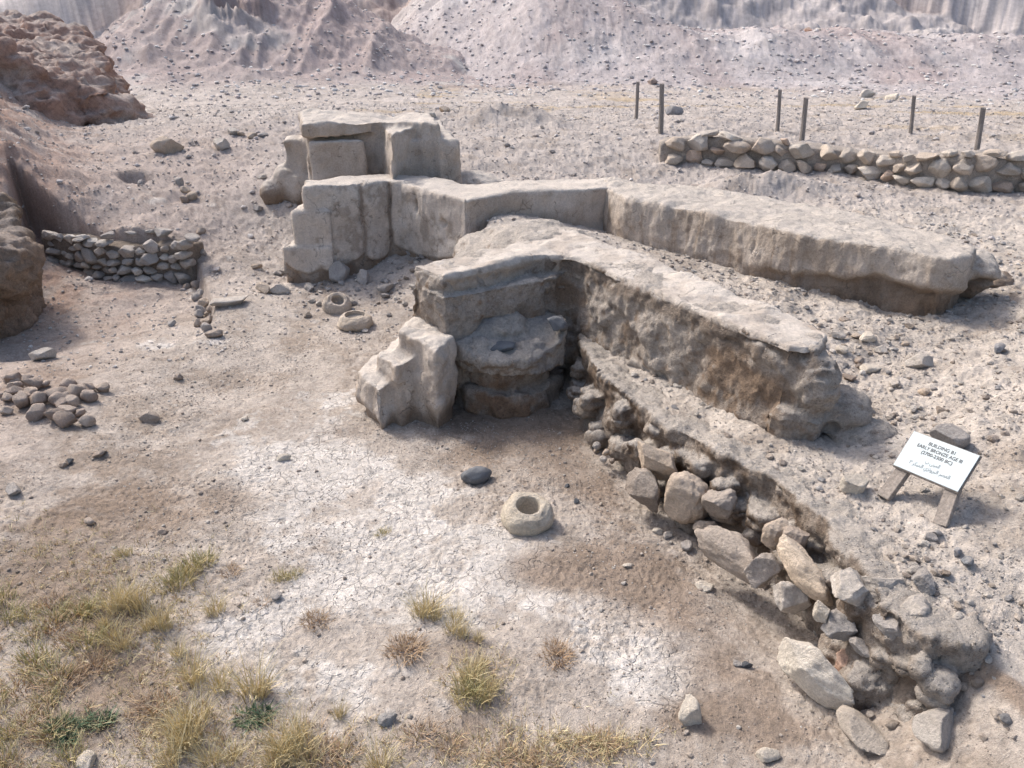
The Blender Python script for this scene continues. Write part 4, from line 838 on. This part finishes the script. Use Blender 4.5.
def clump(X, Y, rs, f=1.1, s=400, lo=-.2): return rs.uniform(0, 1, len(X)) < sms(lo, .5, fbm(np.c_[X, Y], f, 4, s)) * .9 + .1
pw = lambda lo, hi, e: (lambda rs, X, Y: lo + (hi - lo) * rs.uniform(0, 1, len(X)) ** e)
CC = [(.46, .40, .35), (.40, .34, .29), (.33, .28, .245), (.5, .46, .42), (.3, .29, .29)]
def court(X, Y, rs): return clump(X, Y, rs) & (sdpoly(X, Y, UP) < -.02)
def upper(X, Y, rs): return clump(X, Y, rs, 1.4, 410, -.5) & (sdpoly(X, Y, UP) > .03)
scatter('gravel', 60000, wedge(2.6, 9.5), pw(.006, .018, 2), [(.46, .40, .35), (.38, .32, .28), (.30, .25, .22), (.56, .52, .48)], 421, sub=0, maskf=court)
scatter('gravel', 30000, wedge(3, 9.5, 0, 42), pw(.007, .02, 2), [(.46, .42, .38), (.38, .34, .31), (.32, .29, .27), (.58, .54, .50)], 422, sub=0, maskf=upper)
scatter('gravel', 22000, wedge(2.6, 13), pw(.006, .045, 6), CC[:4], 401, maskf=court)
scatter('gravel', 20000, wedge(3.0, 13, 0, 42), pw(.008, .08, 6), CC + [(.55, .5, .45), (.5, .46, .42)], 402, maskf=upper)
scatter('scree', 50000, wedge(9, 32), pw(.015, .06, 3), [(.54, .50, .48), (.48, .44, .42), (.64, .60, .57), (.42, .38, .36)], 423, sub=0, flat=.6)
scatter('scree', 8500, wedge(12, 34), pw(.02, .16, 8), [(.52, .48, .46), (.48, .44, .43), (.62, .58, .56), (.46, .41, .38)], 403)
scatter('scree', 45000, wedge(34, 62), pw(.04, .30, 14), [(.58, .55, .54), (.50, .46, .46), (.70, .68, .66), (.48, .43, .42)], 404, sub=0, flat=.5)
bf = P(930, 660, .2)
scatter('rubble', 500, lambda rs, n: (rs.uniform(1.2, 2.9, n), rs.uniform(2.7, 5.2, n)), pw(.02, .09, 2), CC, 405, sub=2, maskf=lambda X, Y, rs: np.abs(sdpoly(X, Y, UP) + .06) < .13)
scatter('rubble', 700, lambda rs, n: (rs.uniform(-2.9, -.5, n), rs.uniform(8.6, 11.6, n)), pw(.03, .14, 2.5), [GREY, GREY * 1.15, TAN, CP], 406, sub=2, maskf=lambda X, Y, rs: (rs.uniform(0, 1, len(X)) < .5 * np.exp(-((Y - 10.6) / .9) ** 2)) & (sdpoly(X, Y, UP) < -.1))
scatter('rubble', 380, lambda rs, n: (rs.uniform(2.5, 5.5, n), rs.uniform(3.2, 8, n)), pw(.03, .12, 3), [GREY, CP, TAN, PALE], 407, sub=2, maskf=lambda X, Y, rs: clump(X, Y, rs, 1.4, 412, 0))

# ------------------------------------------------------------------ vegetation
def blades(n, h, spread, cols, seed, lean=.5, wd=.0026):
    rs = np.random.RandomState(seed); V = []; Fc = []; C = []
    for i in range(n):
        a = rs.uniform(0, 6.28); r = spread * rs.uniform(0, 1) ** .7; x, y = r * .45 * math.cos(a), r * .45 * math.sin(a); L = h * rs.uniform(.45, 1.05); ln = lean * rs.uniform(.2, 1.2) * L
        da = a + rs.normal(0, .6); dx, dy = math.cos(da), math.sin(da); t = rs.uniform(0, 3.14); wx, wy = math.cos(t) * wd, math.sin(t) * wd; b = len(V); c = np.array(cols[rs.randint(len(cols))]) * rs.uniform(.75, 1.2)
        for k, f in enumerate((0, .35, .7, 1)):
            px_, py_, pz = x + dx * ln * f ** 1.8, y + dy * ln * f ** 1.8, L * f * (1 - .15 * f); w_ = (1 - .85 * f)
            V += [(px_ - wx * w_, py_ - wy * w_, pz - .005), (px_ + wx * w_, py_ + wy * w_, pz - .005)]; C += [c, c]
        for k in range(3): Fc.append([b + 2 * k, b + 2 * k + 1, b + 2 * k + 3, b + 2 * k + 2])
    return np.array(V), np.array(Fc), np.array(C)
YEL = [(.66, .54, .30), (.72, .62, .40), (.58, .47, .25), (.62, .55, .36)]; BRN = [(.46, .31, .19), (.50, .37, .24), (.38, .28, .20)]; GRN = [(.32, .31, .15), (.46, .41, .22), (.56, .47, .27)]; DGR = [(.09, .14, .08), (.12, .17, .10), (.2, .2, .12)]
def variant(n, h, s, cols, seed, **k): V, Fc, C = blades(n, h, s, cols, seed, **k); return mesh_np('grass', V, Fc, C)
VAR = {'y': [variant(105, .21, .13, YEL + [(.5, .4, .24)], 500 + i, lean=.75, wd=.0022) for i in range(4)], 'b': [variant(130, .06, .17, BRN, 510 + i, lean=1.3) for i in range(3)],
       'g': [variant(110, .10, .18, GRN + YEL[:1], 520 + i, lean=.9) for i in range(3)], 'd': [variant(90, .04, .11, DGR, 530, lean=1.5, wd=.006)]}
INFO = {'y': ('yellow_grass_tuft', 'grass tuft'), 'b': ('brown_weed', 'weed'), 'g': ('olive_weed', 'weed'), 'd': ('green_weed', 'weed')}
cnt = 0
def tuft(k, a, b, hpx, label, group):
    global cnt
    x, y = P(a, b, 0); zg = ZG(x, y); x, y = P(a, b, zg); dist = math.hypot(y, H); ph = {'y': .21, 'b': .1, 'g': .13, 'd': .08}[k]; s = hpx * dist / F / .75 / ph; s = max(.4, min(1.3, s * .85))
    me = VAR[k][cnt % len(VAR[k])]; cnt += 1; o = link(INFO[k][0], me, M_grass, None, (x, y, zg)); o.rotation_euler = (0, 0, cnt * 1.37); o.scale = (s * random.uniform(.85, 1.2), s * random.uniform(.85, 1.2), s); tag(o, label, INFO[k][1], group)
YT = [(192,682,40),(219,688,26),(254,692,42),(262,696,22),(178,655,22)]
for a, b, h in YT: tuft('y', a, b, h, 'upright yellow grass tuft on the pale cracked ground, lower left', 'yellow tufts on the cracked ground')
for a, b, h in ((115,610,34),(127,604,34),(138,608,36),(160,624,30),(166,628,22),(112,640,26),(122,648,26),(148,630,20),(105,625,20),(216,612,22)): tuft('y', a, b, h, 'yellow grass tuft in the dense patch at the left of the court', 'yellow tufts of the left patch')
for a, b, h in ((178,730,44),(190,742,46),(183,750,36),(198,722,34),(285,752,44),(296,756,46),(300,738,34),(275,764,30),(380,768,34),(170,767,34),(210,764,30),(310,764,26),(340,716,20),(232,760,22)): tuft('y', a, b, h, 'straw coloured grass tuft near the bottom edge of the picture', 'straw tufts at the bottom')
for a, b, h in ((420,616,24),(428,612,28),(436,618,20),(452,632,24),(462,636,22),(456,618,18),(478,640,14),(470,676,22),(480,668,18),(492,690,20),(486,700,20)): tuft('y', a, b, h, 'dry grass tuft in the middle of the lower court', 'dry tufts in the middle court')
for a, b, h in ((405,652,18),(400,646,14),(412,648,14)): tuft('b', a, b, h, 'rusty brown weed on white ground in the lower middle', 'rusty weeds in the lower middle')
for a, b, h in ((325,752,18),(342,756,18),(150,712,24),(158,706,20),(320,622,14),(312,620,12),(556,655,16),(562,662,14),(554,648,12),(598,744,14),(612,748,12),(62,690,20),(95,668,16),(520,762,20),(540,766,18),(500,758,16),(450,748,14),(480,752,14),(262,605,10),(30,720,22),(45,735,20),(15,690,20),(75,612,14),(230,572,10),(420,735,16)): tuft('b', a, b, h, 'low brown dried weed scattered on the lower court', 'brown weeds on the lower court')
for a, b, h in ((472,698,26),(466,692,22),(476,690,20)): tuft('g', a, b, h, 'green and yellow weed clump in the lower middle of the court', 'green clump in the lower middle')
for a, b, h in ((178,580,24),(188,572,26),(196,566,22),(170,588,20),(206,562,16),(122,556,12),(285,580,10),(278,578,12),(295,576,10),(380,535,8),(386,532,8)): tuft('g', a, b, h, 'olive weed on the upper left part of the court', 'olive weeds on the upper left court')
rg = random.Random(9)
for i in range(30):
    a = rg.uniform(-10, 130) - 20; b = rg.uniform(600, 768); k = 'g' if rg.random() < .6 else 'b'
    tuft(k, a, b, rg.uniform(14, 26), 'low weed in the overgrown lower left corner', 'weeds of the lower left corner')
for a, b, h in ((248,718,14),(262,716,14),(256,722,12)): tuft('d', a, b, h, 'dark green leafy weed flat on the ground at the lower left', 'dark green weeds')
for a, b, h in ((60,726,14),(70,730,14),(92,722,12),(105,720,12),(66,740,12)): tuft('d', a, b, h, 'dark green leafy weed in the lower left corner', 'dark green weeds in the corner')
# thin ground cover of dry blades
def cover(name, n, cen, cols, seed, h=.05):
    rs = np.random.RandomState(seed); Vs, Fs, Cs = [], [], []; nb = 0
    for i in range(n):
        c = cen[rs.randint(len(cen))]; a = rs.normal(c[0], c[2]); b = min(775, rs.normal(c[1], c[3])); x, y = P(a, b, 0); V, Fc, C = blades(7, h * rs.uniform(.5, 1.5), .05, cols, int(rs.randint(99999)), lean=1.2, wd=.0028)
        Vs.append(V + [x, y, 0]); Fs.append(Fc + nb); Cs.append(C); nb += len(V)
    V = np.concatenate(Vs); z = terrain(V[:, 0], V[:, 1])[0]; V[:, 2] += z; me = mesh_np(name, V, np.concatenate(Fs), np.concatenate(Cs)); tag(link(name, me, M_grass), kind='stuff')
cover('ground_cover', 2000, [(60,690,60,45),(40,740,60,25),(150,620,40,30),(120,580,50,25),(90,650,50,40),(200,740,50,20),(300,750,60,14),(480,745,60,16),(475,680,18,14),(540,760,40,10),(60,560,50,20),(600,745,25,6),(200,700,40,30)], YEL + BRN + GRN[1:], 600)

# every repeat gets its own place in its row, counted from the left of the picture
def pxof(o):
    p = o.location; return 512 + F * p.x / (p.y * CT + (H - p.z) * ST)
gr = {}
for o in sc.objects:
    if o.parent is None and o.get('group') and o.get('label'): gr.setdefault((o['group'], o['label']), []).append(o)
def ordn(n): return str(n) + ('th' if 10 <= n % 100 <= 20 else {1: 'st', 2: 'nd', 3: 'rd'}.get(n % 10, 'th'))
for (g, l), os_ in gr.items():
    if len(os_) < 2: continue
    os_.sort(key=pxof)
    for i, o in enumerate(os_):
        o['label'] = l + (', leftmost' if i == 0 else ', rightmost' if i == len(os_) - 1 else ', %s from left' % ordn(i + 1))
for o in sc.objects:
    if o.parent is None and o.get('label') and len(o['label'].split()) > 16: print('LONG', o['label'])
